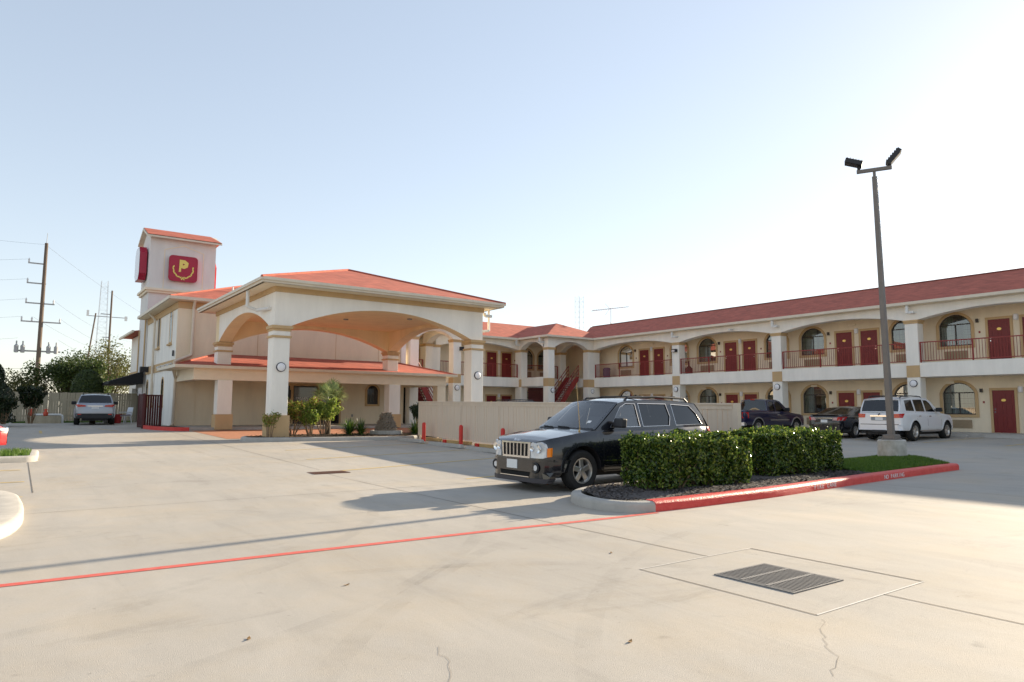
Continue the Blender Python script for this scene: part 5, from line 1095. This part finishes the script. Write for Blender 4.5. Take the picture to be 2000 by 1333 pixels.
# ------------------------------------------------------------------ leaf tools
def leaf_quad(m, p, nrm, l, wd, rnd):
    n_ = Vector(nrm); n_ = n_.normalized() if n_.length > 1e-4 else Vector((0, 0, 1))
    a = n_.orthogonal().normalized(); b = n_.cross(a); t = rnd.uniform(0, 6.283); u = a*math.cos(t)+b*math.sin(t); v = n_.cross(u); p = Vector(p); c = n_*(l*.12)
    m.add([p-u*l*.5, p+v*wd*.5+c*.6, p+u*l*.5, p-v*wd*.5+c*.6], [(0, 1, 2, 3)])
def rv(r): 
    z = r.uniform(-1, 1); t = r.uniform(0, 6.283); s = math.sqrt(1-z*z); return Vector((s*math.cos(t), s*math.sin(t), z))
def hedge(x0, x1, y0, y1, z0, z1, n, seed, label):
    r = random.Random(seed); rt = empty('clipped_hedge', ((x0+x1)/2, (y0+y1)/2, 0), 0, label, 'hedge', 'clipped hedges on the island')
    cx, cy = (x0+x1)/2, (y0+y1)/2; m = MB(); hx, hy = (x1-x0)/2, (y1-y0)/2
    def wob(x, y, z): return .05*math.sin(x*3.1+seed)+.045*math.sin(y*4.3+z*3.7+seed)+.04*math.sin(z*6+x*5)+.025*math.sin(x*13+y*9)
    areas = [('t', 4*hx*hy*1.4), ('f', 2*hx*(z1-z0)), ('b', 2*hx*(z1-z0)*.6), ('l', 2*hy*(z1-z0)), ('r', 2*hy*(z1-z0))]; tot = sum(a for _, a in areas)
    for s, a in areas:
        for _ in range(int(n*a/tot)):
            d = r.random()**2.2*.26-.03; u, v = r.uniform(-1, 1), r.random(); zz = z0+(z1-z0)*v
            if s != 't' and v < .15 and r.random() < .55: continue
            if s == 't': p = Vector((hx*u, r.uniform(-hy, hy), z1-d)); nn_ = Vector((0, 0, 1))
            elif s == 'f': p = Vector((hx*u, -hy+d, zz)); nn_ = Vector((0, -1, .35))
            elif s == 'b': p = Vector((hx*u, hy-d, zz)); nn_ = Vector((0, 1, .35))
            elif s == 'l': p = Vector((-hx+d, hy*u, zz)); nn_ = Vector((-1, 0, .35))
            else: p = Vector((hx-d, hy*u, zz)); nn_ = Vector((1, 0, .35))
            w_ = wob(p.x, p.y, p.z); p += nn_*w_
            # rounded edges
            ex = max(0, abs(p.x)-hx+.16); ey = max(0, abs(p.y)-hy+.16); ez = max(0, p.z-z1+.14)
            if ex*ex+ey*ey+ez*ez > .030: p.x *= .97; p.y *= .95; p.z -= .04
            if p.z < z0+.25: k = (z0+.25-p.z)*.5; p.x *= 1-k*.25; p.y *= 1-k*.5
            leaf_quad(m, p, nn_*.8+rv(r)*.95, r.uniform(.05, .09), r.uniform(.03, .048), r)
    sp = m; fol = m
    m = MB()
    for _ in range(110):
        q = Vector((r.uniform(-hx, hx), r.uniform(-hy, hy), z1-.05)); e = q+Vector((r.uniform(-.05, .05), r.uniform(-.05, .05), r.uniform(.07, .16)))
        for t_ in range(5): leaf_quad(sp, q.lerp(e, (t_+1)/5), rv(r)+Vector((0, 0, .6)), .065, .036, r)
    for _ in range(60):
        bx, by = r.uniform(-hx*.85, hx*.85), r.uniform(-hy*.7, hy*.7)
        for q in range(4): m.cyl((bx, by, .1), (bx+r.uniform(-.3, .3), by+r.uniform(-.25, .25), z0+r.uniform(.3, .75)), .013, .006, 5, False)
    o = m.build('branches', K['twig'], rt); o['kind'] = 'stuff'
    o = fol.build('foliage', K['leaf_hedge'], rt); o['kind'] = 'stuff'
    m = MB()
    for _ in range(9000):
        p = Vector((r.uniform(-hx+.2, hx-.2), r.uniform(-hy+.2, hy-.2), r.uniform(z0+.2, z1-.2))); leaf_quad(m, p, rv(r), .10, .07, r)
    o = m.build('inner_foliage', K['leaf_hedge'], rt); o['kind'] = 'stuff'
hedge(8.85, 11.35, 7.85, 8.9, .17, 1.0, 24000, 1, 'nearer clipped box hedge standing beside the black four-wheel drive')
hedge(12.6, 15.35, 8.3, 9.4, .17, 1.03, 24000, 2, 'farther clipped box hedge next to the grass and lamp post')
# ------------------------------------------------------------------ car-park lamp post
lp_ = empty('lamp_post', (20.3, 9.55, 0), 0, 'tall bronze lamp post with two floodlights on a stained concrete base', 'lamp post')
lp_.rotation_euler = (-.010, -.0135, 0)
MB().lathe([(.0, .68), (.34, .68), (.36, .66), (.385, .1)], n=28).build('base', K['kerb_dirty'], lp_, smooth=True)
m = MB(); m.box(-.2, .2, -.2, .2, .68, .71); m.box(-.17, .17, -.17, .17, .71, .82); m.build('foot_plate', K['polebr'], lp_, bevel=.01)
m = MB(); a_, b_ = .078, .055; m.add([(sx*r_, sy*r_, z) for z, r_ in ((.82, a_), (8.35, b_)) for sx, sy in ((-1, -1), (1, -1), (1, 1), (-1, 1))], [(0, 1, 5, 4), (1, 2, 6, 5), (2, 3, 7, 6), (3, 0, 4, 7), (4, 5, 6, 7)]); m.build('pole', K['polebr'], lp_, bevel=.008)
B('neck', K['polebr'], lp_, (-.03, .03, -.03, .03, 8.35, 8.5))
cr = empty('cross_arm', (0, 0, 8.55), R(-62), parent=lp_); B('arm', K['polebr'], cr, (-.46, .46, -.045, .045, -.05, .05), bevel=.006)
for s, tilt, yaw in ((-1, 22, 0), (1, 48, 1)):
    fl = empty('floodlight', (.40*s, 0, .05), R(90*s) if False else 0, parent=cr)
    B('bracket', K['floodb'], fl, (-.04, .04, -.04, .04, 0, .17))
    h = MB(); h.box(-.24, .24, -.20, .20, -.065, .06)
    for q in range(6): h.box(-.21+q*.08, -.19+q*.08, -.18, .18, .06, .085)
    h.box(-.19, .19, -.15, .15, -.075, -.0655)
    mt = Matrix.Translation((.12*s, 0, .24)) @ Matrix.Rotation(-R(tilt)*s, 4, 'Y'); h.v = [tuple(mt @ Vector(q)) for q in h.v]; h.build('housing', K['floodb'], fl)
# ------------------------------------------------------------------ planter in front of the portico
pl = empty('planter_bed', (0, 0, 0), 0, 'kerbed planting bed at the foot of the portico column', 'planter')
pp = smooth_path([(7.45, 27.75), (7.1, 27.1), (7.35, 26.45), (8.3, 26.2), (10.5, 25.85), (13.35, 25.3), (14.0, 25.9)], 2)
kerb('kerb', pp, 'kerb', .17, .15, side=1, parent=pl)
pg = [(7.6, 27.8), (7.35, 27.1), (7.55, 26.6), (8.3, 26.37), (10.5, 26.02), (13.3, 25.5), (14.2, 26.2), (17.5, 27.0), (17.5, 28.39), (12, 28.39), (9, 28.39)]
pz = lambda x, y: gz(x, y)+.13
fill('soil_bed', pg, pz, 'soil', pl); chips('leaf_litter', pg, 2500, pz, 'orange', pl, .04, 21)
def shrub(name, x, y, h, rad, n, k, seed, label, stems=9, lsz=.105):
    r = random.Random(seed); z0 = gz(x, y)+.12; rt = empty(name, (x, y, z0), 0, label, 'shrub'); st = MB(); lf = MB()
    for i in range(stems):
        a = 6.283*i/stems+r.uniform(-.3, .3); lean = r.uniform(.25, 1)*rad
        p0 = Vector((math.cos(a)*.08, math.sin(a)*.08, 0)); p1 = Vector((math.cos(a)*lean*.55, math.sin(a)*lean*.55, h*.45)); p2 = Vector((math.cos(a)*lean, math.sin(a)*lean, h*r.uniform(.72, 1.0)))
        st.cyl(p0, p1, .02, .013, 6, False); st.cyl(p1, p2, .013, .005, 5, False)
        for q in range(4):
            t = r.uniform(.1, .9); b = p1.lerp(p2, t); e = b+Vector((r.uniform(-.35, .35), r.uniform(-.35, .35), r.uniform(.05, .35)))*rad; st.cyl(b, e, .008, .004, 4, False)
            for _ in range(int(n/stems/5)):
                p = b.lerp(e, r.random()**.6)+rv(r)*.10; leaf_quad(lf, p, rv(r)+Vector((0, 0, .5)), r.uniform(.7, 1.3)*lsz, r.uniform(.4, .6)*lsz, r)
        for _ in range(int(n/stems/5)):
            p = p1.lerp(p2, r.random())+rv(r)*.12; leaf_quad(lf, p, rv(r)+Vector((0, 0, .5)), r.uniform(.7, 1.3)*lsz, r.uniform(.4, .6)*lsz, r)
    st.build('stems', K['twig'], rt); o = lf.build('foliage', K[k], rt); o['kind'] = 'stuff'
shrub('leafy_shrub', 9.3, 27.65, 1.45, .85, 4200, 'leaf_shrub', 11, 'leggy green shrub with reddish tips beside the portico column', 11)
shrub('leafy_shrub', 10.5, 27.5, 1.5, .8, 4200, 'leaf_shrub2', 12, 'bright yellow-green shrub below the palm', 11)
shrub('leafy_shrub', 8.05, 26.55, 1.0, .35, 700, 'leaf_shrub', 13, 'thin small shrub at the left corner of the portico column base', 5, .075)
shrub('leafy_shrub', 14.9, 27.5, 1.5, .5, 2200, 'leaf_dark', 14, 'dark green bush beside the left end of the beige fence', 8)
shrub('leafy_shrub', 9.9, 27.35, 1.15, .6, 2600, 'leaf_shrub2', 15, 'low leafy shrub filling the gap between the two taller shrubs', 9)
def palm(x, y):
    r = random.Random(4); z0 = gz(x, y)+.12; rt = empty('fan_palm', (x, y, z0), 0, 'small fan palm rising behind the bright shrub', 'palm')
    MB().lathe([(.13, 0), (.12, .6), (.14, 1.25), (.10, 1.42), (0, 1.48)], n=12).build('trunk', K['bark'], rt, smooth=True)
    for i in range(17):
        a = i*2.4; el = R(r.uniform(5, 75)); d = Vector((math.cos(a)*math.cos(el), math.sin(a)*math.cos(el), math.sin(el))); s = Vector((0, 0, 1.35)); L_ = r.uniform(.35, .6); hub = s+d*L_
        m = MB(); m.cyl(s, hub, .014, .009, 5, False); side = d.cross(Vector((0, 0, 1))).normalized(); up = side.cross(d)
        for q in range(15):
            t = R(-75+150*q/14); u = (d*math.cos(t)+side*math.sin(t)).normalized(); ln = .72*(1-.25*abs(t)/1.3); tip = hub+u*ln-Vector((0, 0, .10+.12*abs(t))); wv = u.cross(up).normalized()*.022; md = hub+u*ln*.55+up*.03
            m.add([hub, md+wv, tip, md-wv], [(0, 1, 2, 3)])
        m.build('frond', K['leaf_palm'], rt)
palm(10.95, 28.15)
def strap_plant(x, y, n, l, label, seed, k='leaf_cycad'):
    r = random.Random(seed); rt = empty('strap_leaf_plant', (x, y, gz(x, y)+.13), 0, label, 'plant'); m = MB()
    for i in range(n):
        a = r.uniform(0, 6.283); el = R(r.uniform(20, 80)); ln = l*r.uniform(.7, 1.15); d = Vector((math.cos(a), math.sin(a), 0)); s = Vector((-d.y, d.x, 0))*.028; P3 = []
        for q in range(5):
            t = q/4; p = d*(ln*t*math.cos(el))+Vector((0, 0, ln*(t*math.sin(el)-.45*t*t*math.cos(el)))); wv = s*(1-t)**.5*(.6+.8*t); P3 += [p+wv, p-wv]
        m.add(P3, [(2*q, 2*q+1, 2*q+3, 2*q+2) for q in range(4)])
    o = m.build('leaves', K[k], rt); o['kind'] = 'stuff'
strap_plant(11.6, 27.4, 120, .85, 'dark strap-leaved clump between the bright shrub and the fountain', 5); strap_plant(12.15, 27.5, 90, .75, 'strap-leaved clump just left of the stone fountain', 6); strap_plant(14.4, 26.9, 90, .75, 'strap-leaved clump between the fountain and the fence end', 7)
# fountain: a cone of stacked stones in a low basin
fo = empty('stone_fountain', (13.4, 27.65, gz(13, 27.6)+.1), 0, 'small fountain of piled flat stones in a round basin', 'fountain'); fo.scale = (.72, .72, .85)
MB().lathe([(.95, 0), (.97, .2), (.9, .22), (.86, .2), (.84, .05), (0, .05)], n=28).build('basin', K['kerb_dirty'], fo, smooth=True)
r = random.Random(8); z = .08; sm = None
while z < 1.12:
    rad = .62*(1-(z-.08)/1.25)+.05; cnt = max(3, int(rad*2*math.pi/.22))
    for i in range(cnt):
        a = 6.283*i/cnt+z*7; 
        if sm is None:
            q = MB().lathe([(0, -.5), (.75, -.45), (1.0, -.1), (.92, .35), (.55, .5), (0, .48)], n=7); q.v = [(x*r.uniform(.8, 1.15), y*r.uniform(.8, 1.15), zz) for x, y, zz in q.v]; o = q.build('stone', K['rock'], fo); sm = o.data
        else: o = bpy.data.objects.new('stone', sm); link(o, fo)
        o.location = (rad*math.cos(a)*.9, rad*math.sin(a)*.9, z+.03); o.scale = (r.uniform(.13, .22), r.uniform(.10, .17), r.uniform(.07, .12)); o.rotation_euler = (r.uniform(-.2, .2), r.uniform(-.2, .2), a+r.uniform(-.5, .5))
    z += .075
MB().lathe([(.42, .06), (.2, .6), (.04, 1.0), (0, 1.02)], n=14).build('core', K['rock'], fo)
# ------------------------------------------------------------------ far left: gate, fence, pipes, oddments
gt = empty('gate_screen', (0, 0, 0), 0, 'dark red slatted metal screen beside the lobby wall', 'gate')
def slats(p0, p1, z0, z1, nm):
    p0 = Vector(p0); p1 = Vector(p1); d = (p1-p0); n_ = int(d.length/.11); u = d.normalized(); o_ = None
    for i in range(n_):
        c = p0+d*((i+.5)/n_)
        if o_ is None: o = MB().box(-.042, .042, -.012, .012, 0, z1-z0-.05).build(nm, K['gatered'], gt); o_ = o.data
        else: o = bpy.data.objects.new(nm, o_); link(o, gt)
        o.location = (c.x, c.y, z0+.05); o.rotation_euler.z = math.atan2(u.y, u.x)
    m = MB(); m.cyl((p0.x, p0.y, z0), (p0.x, p0.y, z1+.05), .05, n=8); m.cyl((p1.x, p1.y, z0), (p1.x, p1.y, z1+.05), .05, n=8); m.tube([(p0.x, p0.y, z1), (p1.x, p1.y, z1)], .035, 6); m.tube([(p0.x, p0.y, z0+.12), (p1.x, p1.y, z0+.12)], .03, 6); m.build('gate_frame', K['gatered'], gt)
slats((5.42, 37.8), (6.2, 38.15), .43, 2.05, 'slat'); slats((5.38, 37.85), (5.42, 39.6), .43, 2.1, 'slat')
wf = empty('board_fence', (0, 51.2, .45), 0, 'weathered grey board fence behind the silver crossover', 'fence')
r = random.Random(2); om = None
for i in range(150):
    if om is None: o = MB().box(-.066, .066, -.01, .01, 0, 1.9).build('board', K['oldwood'], wf); om = o.data
    else: o = bpy.data.objects.new('board', om); link(o, wf)
    o.location = (-14+i*.14, r.uniform(-.01, .01), r.uniform(-.02, .02)); o.rotation_euler.y = r.uniform(-.008, .008)
B('rail', K['oldwood'], wf, (-14, 7, .02, .06, .4, .5), (-14, 7, .02, .06, 1.4, 1.5))
gsz = [(-14, 49.6), (6.5, 49.6), (6.5, 51.1), (-14, 51.1)]
gs = fill('grass_verge', gsz, .505, 'grass', kind='structure'); o = blades('verge_grass', gsz, 7000, .505, None, .12, 31); tag(o, 'strip of grass along the foot of the board fence', 'grass')
bf = empty('backflow_pipe', (1.1, 48.8, .5), 0, 'white backflow pipework with orange valves in front of the board fence', 'pipework')
for pts, k in (([(-.9, 0, 0), (-.9, 0, .62)], 'pvc'), ([(0, 0, 0), (0, 0, .45), (.1, 0, .5), (1.5, 0, .5), (1.6, 0, .4), (1.6, 0, 0)], 'pvc')): MB().tube([Vector(p) for p in pts], .06, 10).build('pipe', K[k], bf, smooth=True)
B('timber_edge', K['oldwood'], bf, (-.2, 1.5, -.3, -.22, 0, .42))
for x in (.05, .75): m = MB(); m.lathe([(0, .85), (.05, .84), (.07, .7), (.12, .62), (.14, .5), (.08, .4)], (x, 0, 0), n=12); m.cyl((x-.13, 0, .78), (x+.13, 0, .78), .025, n=8); m.build('valve', K['valve'], bf, smooth=True)
o = MB().lathe([(.0, .02), (.16, .0), (.20, .34), (.21, .36), (.19, .36), (.15, .05)], n=18).build('bucket', K['bucketred'], smooth=True); o.location = (5.35, 47.4, .5); o.scale = (1.35, 1.35, 1.5); tag(o, 'red plastic bucket under the black awning', 'bucket')
o = MB().lathe([(.0, .02), (.22, .0), (.27, .32), (.28, .36), (.26, .36), (.2, .05)], n=18).build('tub', K['plasticw'], smooth=True); o.location = (4.95, 47.7, .5); o.scale = (1.3, 1.3, 1.5); tag(o, 'pale plastic tub beside the red bucket', 'tub')
br = empty('broom', (4.7, 47.4, .5), 0, 'broom leaning beside the pale tub near the awning', 'broom'); MB().cyl((-.55, 0, .1), (.35, .3, 1.45), .02, n=6).build('handle', K['oldwood'], br); MB().box(-.75, -.45, -.05, .05, 0, .16).build('head', K['bark'], br)
ch = empty('plastic_chair', (5.75, 47.2, .5), R(-60), 'white plastic chair under the black awning by the gate', 'chair')
B('seat', K['plasticw'], ch, (-.25, .25, -.25, .25, .42, .46), bevel=.015); MB().extr([(-.25, .22, .45), (.25, .22, .45), (.22, .34, .95), (-.22, .34, .95)], (0, .03, 0)).build('backrest', K['plasticw'], ch)
for sx in (-1, 1):
    for sy in (-1, 1): MB().cyl((sx*.2, sy*.2, .43), (sx*.25, sy*.25, 0), .03, .025, 8).build('leg', K['plasticw'], ch)
    B('armrest', K['plasticw'], ch, (sx*.27-.03, sx*.27+.03, -.2, .28, .64, .68))
B('cushion', K['gatered'], ch, (-.23, .23, -.23, .2, .461, .52), bevel=.02)
# barrel and urn on the upper walkway
o = MB().lathe([(0, 0), (.24, 0), (.27, .1), (.28, .4), (.275, .62), (.29, .64), (.29, .72), (.2, .8), (0, .82)], n=20).build('litter_bin', K['purple'], smooth=True); o.location = (37.6, 39.0, 3.9); tag(o, 'purple litter bin on the upper walkway near the stair block', 'bin')
o = MB().lathe([(0, 0), (.24, 0), (.26, .3), (.2, .42), (.07, .55), (.05, .8), (.06, .86), (0, .9)], n=16).build('ash_urn', K['urn'], smooth=True); o.location = (37.35, 30.75, 3.9); tag(o, 'dark brown bottle-shaped ash urn on the upper walkway', 'urn')
# ------------------------------------------------------------------ trees and background
def tree(name, x, y, z0, h, cr, n, k, label, seed, sparse=1.0, squash=.8, trunk_h=.4, lsz=.22, clumps=22):
    r = random.Random(seed); rt = empty(name, (x, y, z0), 0, label, 'tree', 'trees beyond the fence'); t = MB(); lf = MB(); th = h*trunk_h
    t.cyl((0, 0, -.3), (0, 0, th), .17, .12, 8); cc = Vector((0, 0, th+(h-th)*.5)); cl = []
    for i in range(clumps):
        d = rv(r); q = cc+Vector((d.x*cr, d.y*cr, d.z*(h-th)*.5*squash))*r.uniform(.35, 1.0); cl.append(q); mid = Vector((0, 0, th*.9)).lerp(q, .5)+rv(r)*.15
        t.cyl((0, 0, th*r.uniform(.7, 1)), mid, .06, .035, 5, False); t.cyl(mid, q, .035, .012, 5, False)
    for q in cl:
        rad = cr*r.uniform(.28, .45)
        for _ in range(int(n/clumps)):
            p = q+rv(r)*rad*r.random()**.5*Vector((1, 1, .8)).length/1.5; leaf_quad(lf, p, rv(r)+Vector((0, 0, .4)), lsz*r.uniform(.6, 1.3), lsz*r.uniform(.35, .6), r)
    t.build('trunk', K['bark'], rt); o = lf.build('crown', K[k], rt); o['kind'] = 'stuff'
tree('dark_tree', 3.6, 60.5, .5, 5.6, 2.2, 6500, 'leaf_tree', 'dark rounded tree right of the utility pole behind the board fence', 41, trunk_h=.2)
tree('dark_tree', 4.4, 61.8, .5, 4.6, 2.1, 5500, 'leaf_tree', 'second dark tree behind the board fence above the topiary', 45, trunk_h=.2)
tree('pale_tree', 6.5, 64, .5, 6.4, 2.5, 3800, 'leaf_pale', 'thin pale-leaved tree against the sky beside the lobby', 42, trunk_h=.18, lsz=.2, clumps=34)
tree('pale_tree', 5.9, 70, .5, 5.6, 2.6, 4200, 'leaf_pale', 'low pale tree between the topiary and the second pole', 43, trunk_h=.15, lsz=.22)
tree('pale_tree', .6, 62, .5, 3.8, 2.2, 3200, 'leaf_pale', 'low pale bush at the foot of the tall utility pole', 44, trunk_h=.15)
tp = empty('topiary_tree', (4.2, 53.2, .5), 0, 'dense rounded topiary tree behind the silver crossover', 'tree'); r = random.Random(9); m = MB()
for _ in range(7000):
    d = rv(r); q = Vector((d.x*.95, d.y*.95, 2.0+d.z*1.45))*1.0; q = Vector((q.x, q.y, q.z)); s_ = 1-r.random()**2*.25; leaf_quad(m, Vector((q.x*s_, q.y*s_, 2.0+(q.z-2.0)*s_)), d+rv(r)*.7, .12, .07, r)
o = m.build('crown', K['leaf_tree'], tp); o['kind'] = 'stuff'; MB().cyl((0, 0, -.2), (0, 0, 1.6), .12, .09, 8).build('trunk', K['bark'], tp)
cn = empty('conifer', (-.75, 42.2, .5), 0, 'tall dark columnar conifer at the left edge', 'tree'); r = random.Random(10); m = MB()
for _ in range(7500):
    t_ = r.random(); z_ = .2+3.3*t_; rad = 1.15*(1-t_**2.5)*(.85+.15*math.sin(z_*5)); a = r.uniform(0, 6.283); q = rad*(1-r.random()**2*.35); leaf_quad(m, (q*math.cos(a), q*math.sin(a), z_), Vector((math.cos(a), math.sin(a), .3))+rv(r)*.6, .16, .06, r)
o = m.build('crown', K['leaf_dark'], cn); o['kind'] = 'stuff'; MB().cyl((0, 0, -.2), (0, 0, 2), .12, .08, 8).build('trunk', K['bark'], cn)
shrub('feathery_shrub', 1.0, 42.6, 1.9, .6, 2200, 'leaf_dark', 51, 'dark feathery shrub right of the conifer at the left edge', 14, .17)
shrub('feathery_shrub', -.1, 41.5, 1.3, .7, 2000, 'leaf_dark', 52, 'low dark shrub at the foot of the left conifer', 12, .15)
# utility poles and masts
def wire(pts_a, pts_b, sag, mb, r_=.012, n_=14):
    a, b = Vector(pts_a), Vector(pts_b); mb.tube([a.lerp(b, i/n_)-Vector((0, 0, sag*4*(i/n_)*(1-i/n_))) for i in range(n_+1)], r_, 4)
up = empty('utility_pole', (2.5, 93.5, .3), 0, 'tall wooden utility pole with crossarms and transformers at far left', 'utility pole')
up.scale = (.72, .72, .87)
MB().cyl((0, 0, 0), (0, 0, 22.6), .36, .24, 12).build('shaft', K['polewood'], up, smooth=True); MB().cyl((0, 0, 22.6), (.05, 0, 24.0), .05, .03, 6).build('spike', K['galv'], up)
for z, l, r_ in ((19.8, -2.2, 0), (17.2, -2.2, .3), (14.6, -2.2, 1.6), (12.2, -2.6, 2.6)):
    m = MB(); m.box(l, r_, -.08, .08, z-.08, z+.08); m.build('crossarm', K['galv'], up)
    m = MB()
    for x in ([l+.1]+([r_-.15] if r_ > 1 else [])+([-1.2] if z < 13 else [])): m.lathe([(.06, 0), (.14, .1), (.08, .2), (.14, .3), (.06, .5), (0, .6)], (x, 0, z+.08), n=8)
    m.build('insulator', K['ceram'], up)
m = MB(); m.box(-3.2, 2.8, -.1, .1, 8.3, 8.5); m.build('crossarm', K['galv'], up)
for x in (-2.9, -2.1, 1.2, 2.2): MB().lathe([(0, 0), (.28, .05), (.3, .9), (.2, 1.0), (.1, 1.1), (.1, 1.5), (0, 1.55)], (x, -.3, 8.1), n=12).build('transformer', K['galv'], up, smooth=True)
m = MB()
for z, dx in ((19.9, -2), (17.3, -2), (14.7, -2), (12.4, -2.4), (9.6, -2.8)): wire((dx, 0, z+.4), (dx-45, 12, z+1.5), 1.6, m)
for z, dx in ((14.7, 1.5), (12.4, 2.4), (9.6, 2.4), (8.0, 2.0), (12.4, -1.0)): wire((dx, 0, z+.4), (dx+22, 55, z-1.0), 1.4, m)
wire((0, 0, 22.3), (40, 40, 10), 1.5, m); wire((0, 0, 22.4), (-60, 5, 27), 1.5, m); wire((0, 0, 6.2), (-45, 4, 8.4), 1.0, m, .018); wire((0, 0, 5.2), (-45, 4, 7.2), 1.0, m, .018)
o = m.build('wires', K['wirem'], up); o['kind'] = 'stuff'
u2 = empty('utility_pole', (11.5, 116, .3), 0, 'plain slender utility pole between the trees and the lobby', 'utility pole'); MB().cyl((0, 0, 0), (0, 0, 18.2), .17, .12, 10).build('shaft', K['polewood'], u2, smooth=True); B('bracket', K['galv'], u2, (-1.3, 0, -.06, .06, 14.6, 14.72), (-.9, 0, -.06, .06, 11.2, 11.32))
u3 = empty('antenna_pole', (9.6, 122, .3), 0, 'slim leaning pole with two white panel antennas left of the lattice mast', 'utility pole'); MB().cyl((-1.0, 0, 0), (.5, 0, 15.4), .13, .10, 8).build('shaft', K['polewood'], u3, smooth=True); B('crossarm', K['galv'], u3, (-.6, 4.8, -.05, .05, 14.9, 15.0)); B('panel_antenna', K['pvc'], u3, (-.7, -.4, -.12, .12, 14.9, 15.8)); B('panel_antenna', K['pvc'], u3, (4.4, 4.75, -.12, .12, 14.5, 15.2))
def lattice(x, y, h, w0, w1, label, arms=0):
    rt = empty('lattice_mast', (x, y, 0), 0, label, 'mast'); m = MB(); n_ = 22; L4 = []
    for i in range(n_+1):
        z = h*i/n_; w_ = w0+(w1-w0)*i/n_; L4.append([Vector((w_*a/2, w_*b/2, z)) for a, b in ((-1, -1), (1, -1), (1, 1), (-1, 1))])
    for i in range(n_):
        for q in range(4): m.cyl(L4[i][q], L4[i+1][q], .06, .06, 4, False); m.cyl(L4[i][q], L4[i+1][(q+1) % 4], .03, .03, 4, False); m.cyl(L4[i][q], L4[i][(q+1) % 4], .03, .03, 4, False)
    o = m.build('lattice', K['haze_steel'], rt); o['kind'] = 'stuff'  # aerial haze is put into the steel colour
    if arms: MB().lathe([(0, 0), (1.1, .1), (1.3, .5), (0, .6)], (0, -w0/2, h*.55), axis='y', n=16).build('dish', K['galv'], rt, smooth=True)
lattice(22.6, 250, 41, 3.6, 1.8, 'steel lattice mast, colour paled for haze, behind the left trees'); lattice(214, 240, 54, 3.2, 2.8, 'lattice radio mast, colour paled for haze, with dish above the rear roof', 1)
an = empty('tv_antenna', (42.2, 43.2, 8.2), 0, 'roof-top television aerial standing beyond the roof valley', 'aerial'); m = MB(); m.cyl((0, 0, -.3), (0, 0, 2.1), .025, n=6)
for a in range(3): m.cyl((math.cos(a*2.1)*.45, math.sin(a*2.1)*.45, -.4), (0, 0, .9), .015, n=5)
m.build('mast', K['galv'], an); m = MB(); d = Vector((.82, -.52, .12)).normalized(); c0 = Vector((0, 0, 2.05)); m.cyl(c0-d*1.7, c0+d*1.6, .022, n=6); s_ = d.cross(Vector((0, 0, 1))).normalized()
for q in range(16): c = c0+d*(-1.6+q*.21); l = .75-.03*q; m.cyl(c-s_*l, c+s_*l, .010, n=4)
m.cyl(c0-d*.1, c0+Vector((0, 0, .5))-d*.5, .012, n=4); m.cyl(c0-d*.1, c0-Vector((0, 0, .5))-d*.5, .012, n=4); o = m.build('elements', K['galv'], an); o['kind'] = 'stuff'
